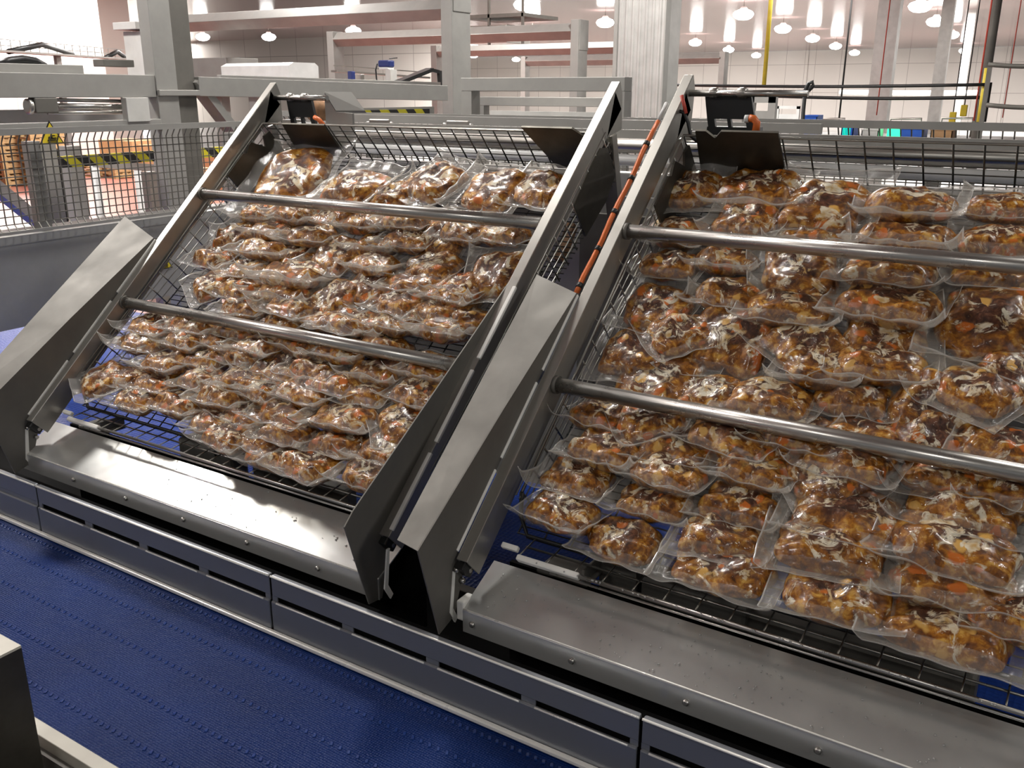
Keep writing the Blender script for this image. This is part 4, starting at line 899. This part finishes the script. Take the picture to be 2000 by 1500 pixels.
# work table with crates far behind the right basket
a = atd(1500, 262, 13); x1 = on(2050, 262, 1, a.y).x
t = thing('work_table', 'long steel work table far behind the right basket', 'table', ((a.x + x1) / 2, a.y, FL))
MB().bb((a.x, x1), (a.y - .3, a.y + 1.2), (a.z - .04, a.z)).build('table_top', S['beam'], t)
for x in (a.x + .1, x1 - .2): MB().bb((x, x + .06), (a.y, a.y + .06), (FL, a.z - .04)).build('leg', S['beam'], t)
zt = a.z; yt = a.y
def crate(u, v0, wpx, mat, lab):
    p = on(u, v0, 1, yt); w_ = wpx * 13 / F / 2; h_ = max(.08, p.z - zt)
    t = thing('plastic_crate', lab, 'crate', (p.x, yt, zt), 'crates on the far table')
    q = MB(); q.bb((p.x - w_, p.x + w_), (yt, yt + .012), (zt, zt + h_)); q.bb((p.x - w_, p.x + w_), (yt + .3, yt + .312), (zt, zt + h_)); q.bb((p.x - w_, p.x - w_ + .012), (yt, yt + .31), (zt, zt + h_)); q.bb((p.x + w_ - .012, p.x + w_), (yt, yt + .31), (zt, zt + h_)); q.bb((p.x - w_, p.x + w_), (yt, yt + .31), (zt, zt + .01)); q.build('bin', S[mat], t)
    q = MB(); q.bb((p.x - w_ - .012, p.x + w_ + .012), (yt - .012, yt), (zt + h_ - .02, zt + h_), .003); q.build('rim', S[mat], t)
crate(1583, 225, 26, 'bluecrate', 'tall blue crate beside the black hose, far behind the right basket')
crate(1656, 245, 22, 'bluecrate', 'small blue crate under the left green crate')
crate(1655, 240, 14, 'greenglow', 'left bright green crate on the far table')
crate(1748, 244, 24, 'greenglow', 'right bright green crate on the far table')
crate(1782, 250, 40, 'bluecrate', 'wide low blue crate right of the green crate')
crate(1700, 252, 30, 'white', 'pale crate between the green crates')
crate(1840, 252, 36, 'card', 'orange brown box on the far table')
for u0, u1, v, la in ((1590, 1650, 232, 'left low tubular railing on the far table'), (1740, 1800, 232, 'middle low tubular railing on the far table'), (1840, 1900, 231, 'right low tubular railing on the far table')):
    p0 = on(u0, v, 1, yt + .8); p1 = on(u1, v, 1, yt + .8)
    tag(MB().tube([(p0.x, p0.y, zt), p0, p1, (p1.x, p1.y, zt)], .015, 6).build('tube_railing', S['steel']), la, 'railing', 'railings on the far table')
p = on(1833, 238, 1, yt + .5); 
for u, v, la in ((1882, 216, 'yellow pendant controller hanging at right'), (1860, 230, 'orange pendant controller lower at right')):
    p = atd(u, v, 15); t = thing('pendant_control', la, 'controller', tuple(p), 'hanging pendant controllers')
    MB().bb((p.x - .05, p.x + .05), (p.y, p.y + .06), (p.z - .09, p.z + .09), .01).build('handset', S['yellow'], t)
    MB().tube([(p.x, p.y + .03, p.z + .09), (p.x, p.y + .03, CE)], .01, 5).build('cord', S['black'], t)
# service platform high up in the middle distance
p = atd(980, 30, 16); t = thing('service_platform', 'dark suspended service platform under the ceiling, centre', 'platform', tuple(p), )
MB().bb((p.x - .9, p.x + .45), (p.y, p.y + 1.2), (p.z - .03, p.z + .03)).build('deck', S['plate'], t)
MB().bb((p.x - .8, p.x + .1), (p.y, p.y + .8), (p.z - .45, p.z - .15), .01).build('duct', S['steel'], t)
for dx in (-.85, -.3, .4): MB().bb((p.x + dx, p.x + dx + .04), (p.y, p.y + .04), (p.z - .5, CE)).build('hanger', S['plate'], t)
# wall pilasters and doors on the far walls
for u, la in ((1570, 'pale vertical seam post on far wall, left'), (1640, 'pale vertical seam post on far wall, right'), (1960, 'pale vertical seam post on far wall, far right')):
    p = on(u, 150, 1, yb - .02); struct(MB().bb((p.x - .25, p.x + .25), (yb - .1, yb - .01), (FL, CE)).build('trim_1', S['wall']), la, 'trim')
# ------------------------------------------------------------------ high-bay lamps
lamps = [(1452, 28), (1529, 56), (1587, 75), (1632, 90), (1669, 103), (1358, 83), (1423, 97), (1477, 108), (1797, 12), (1828, 42), (1858, 68), (1884, 99),
         (205, 55), (396, 72), (1025, 9), (1182, 44), (925, 108), (1008, 116), (525, 72), (690, 60), (1040, 62)]
lam_l = ['left', 'right']
for i, (u, v) in enumerate(lamps):
    p = on(u, v, 2, 2.72); 
    d = -(p.x * AX.z + p.y * AY.z + p.z * AZ.z)
    row = 'front row' if i < 5 else 'left row' if i < 8 else 'right row' if i < 12 else None
    n_ = i if i < 5 else i - 5 if i < 8 else i - 8
    lab = f'glowing high-bay lamp, {ORD[n_]} from the front in the {row} at upper right' if row else ('glowing lamp beside the white partition', 'glowing lamp right of the thick column', 'largest glowing lamp at top centre', 'glowing lamp left of the ribbed column', 'glowing lamp just right of the tall post', 'small glowing lamp farther right of the tall post', 'glowing lamp above the white cabinet', 'glowing lamp above the second overhead beam', 'glowing lamp below the service platform')[i - 12]
    t = thing('high_bay_lamp', lab, 'lamp', tuple(p), 'high-bay ceiling lamps')
    MB().lathe(p, [(.16, .13), (.14, .2), (.10, .26)], 20).build('housing', S['white'], t)
    MB().lathe(p, [(.05, -.2), (.2, -.18), (.32, -.11), (.38, 0), (.32, .1), (.2, .15), (.14, .16)], 24).build('diffuser', S['lamp'], t)
    MB().tube([p + Vector((0, 0, .26)), (p.x, p.y, CE)], .012, 5).build('hanger', S['plate'], t)
#BG1
# ------------------------------------------------------------------ lights
def area(name, loc, size, e, col=(1, .97, .93), rot=(0, 0, 0)):
    l = bpy.data.lights.new(name, 'AREA'); l.shape = 'RECTANGLE'; l.size = size[0]; l.size_y = size[1]; l.energy = e; l.color = col
    o = bpy.data.objects.new(name, l); COL.objects.link(o); o.location = Vector(loc) + Vector((0, 0, H)); o.rotation_euler = rot; return o
def lampl(x, y, e, sz=.75):
    o = area('overhead_light', (x, y, 2.66), (sz, sz), e); o.data.shape = 'DISK'
for x, y, e in ((-6.4, 2.05, 170), (-8.5, -3, 90), (-3.2, -2.2, 40), (-3.4, 3.6, 85), (1.2, -3, 40), (1.6, 3.6, 38), (-3.4, 8, 180), (1.5, 8, 50), (-8.5, 7.5, 130), (5.5, 0, 90), (-13, 1, 110), (-13, 7, 110)): lampl(x, y, e * 1.35)
area('overhead_light', (-30, 16.6, 3.0), (9, .6), 1700)  # added strip light that whitens the partition wall
area('overhead_light', (-16, 14.5, 3.0), (6, 2), 1500)  # another light added for the partition wall
for x, y in ((-24, 14), (-8, 14), (-20, 24), (-6, 24)): area('overhead_light', (x, y, 3.1), (4, 4), 380)  # broad lights added to fill the middle of the hall
for x, y in ((-48, 49), (-36, 49), (-60, 46)): area('overhead_light', (x, y, 3.1), (8, 4), 5000)  # added to whiten the wall behind the overhead frames
for x, y in ((-36, 62), (-22, 62), (-8, 62), (6, 62), (-28, 40), (-8, 40), (8, 42)): area('overhead_light', (x, y, 3.1), (8, 5), 3600)  # large lights added to brighten the far hall and its wall
w = bpy.data.worlds.new('world'); sc.world = w; w.use_nodes = True
bg = w.node_tree.nodes['Background']; bg.inputs[0].default_value = (.95, .97, 1, 1); bg.inputs[1].default_value = .24
sc.view_settings.view_transform = 'Standard'; sc.view_settings.look = 'None'; sc.view_settings.gamma = 1; sc.view_settings.exposure = 0
sc.cycles.transparent_max_bounces = 20; sc.cycles.max_bounces = 6; sc.cycles.sample_clamp_indirect = 6
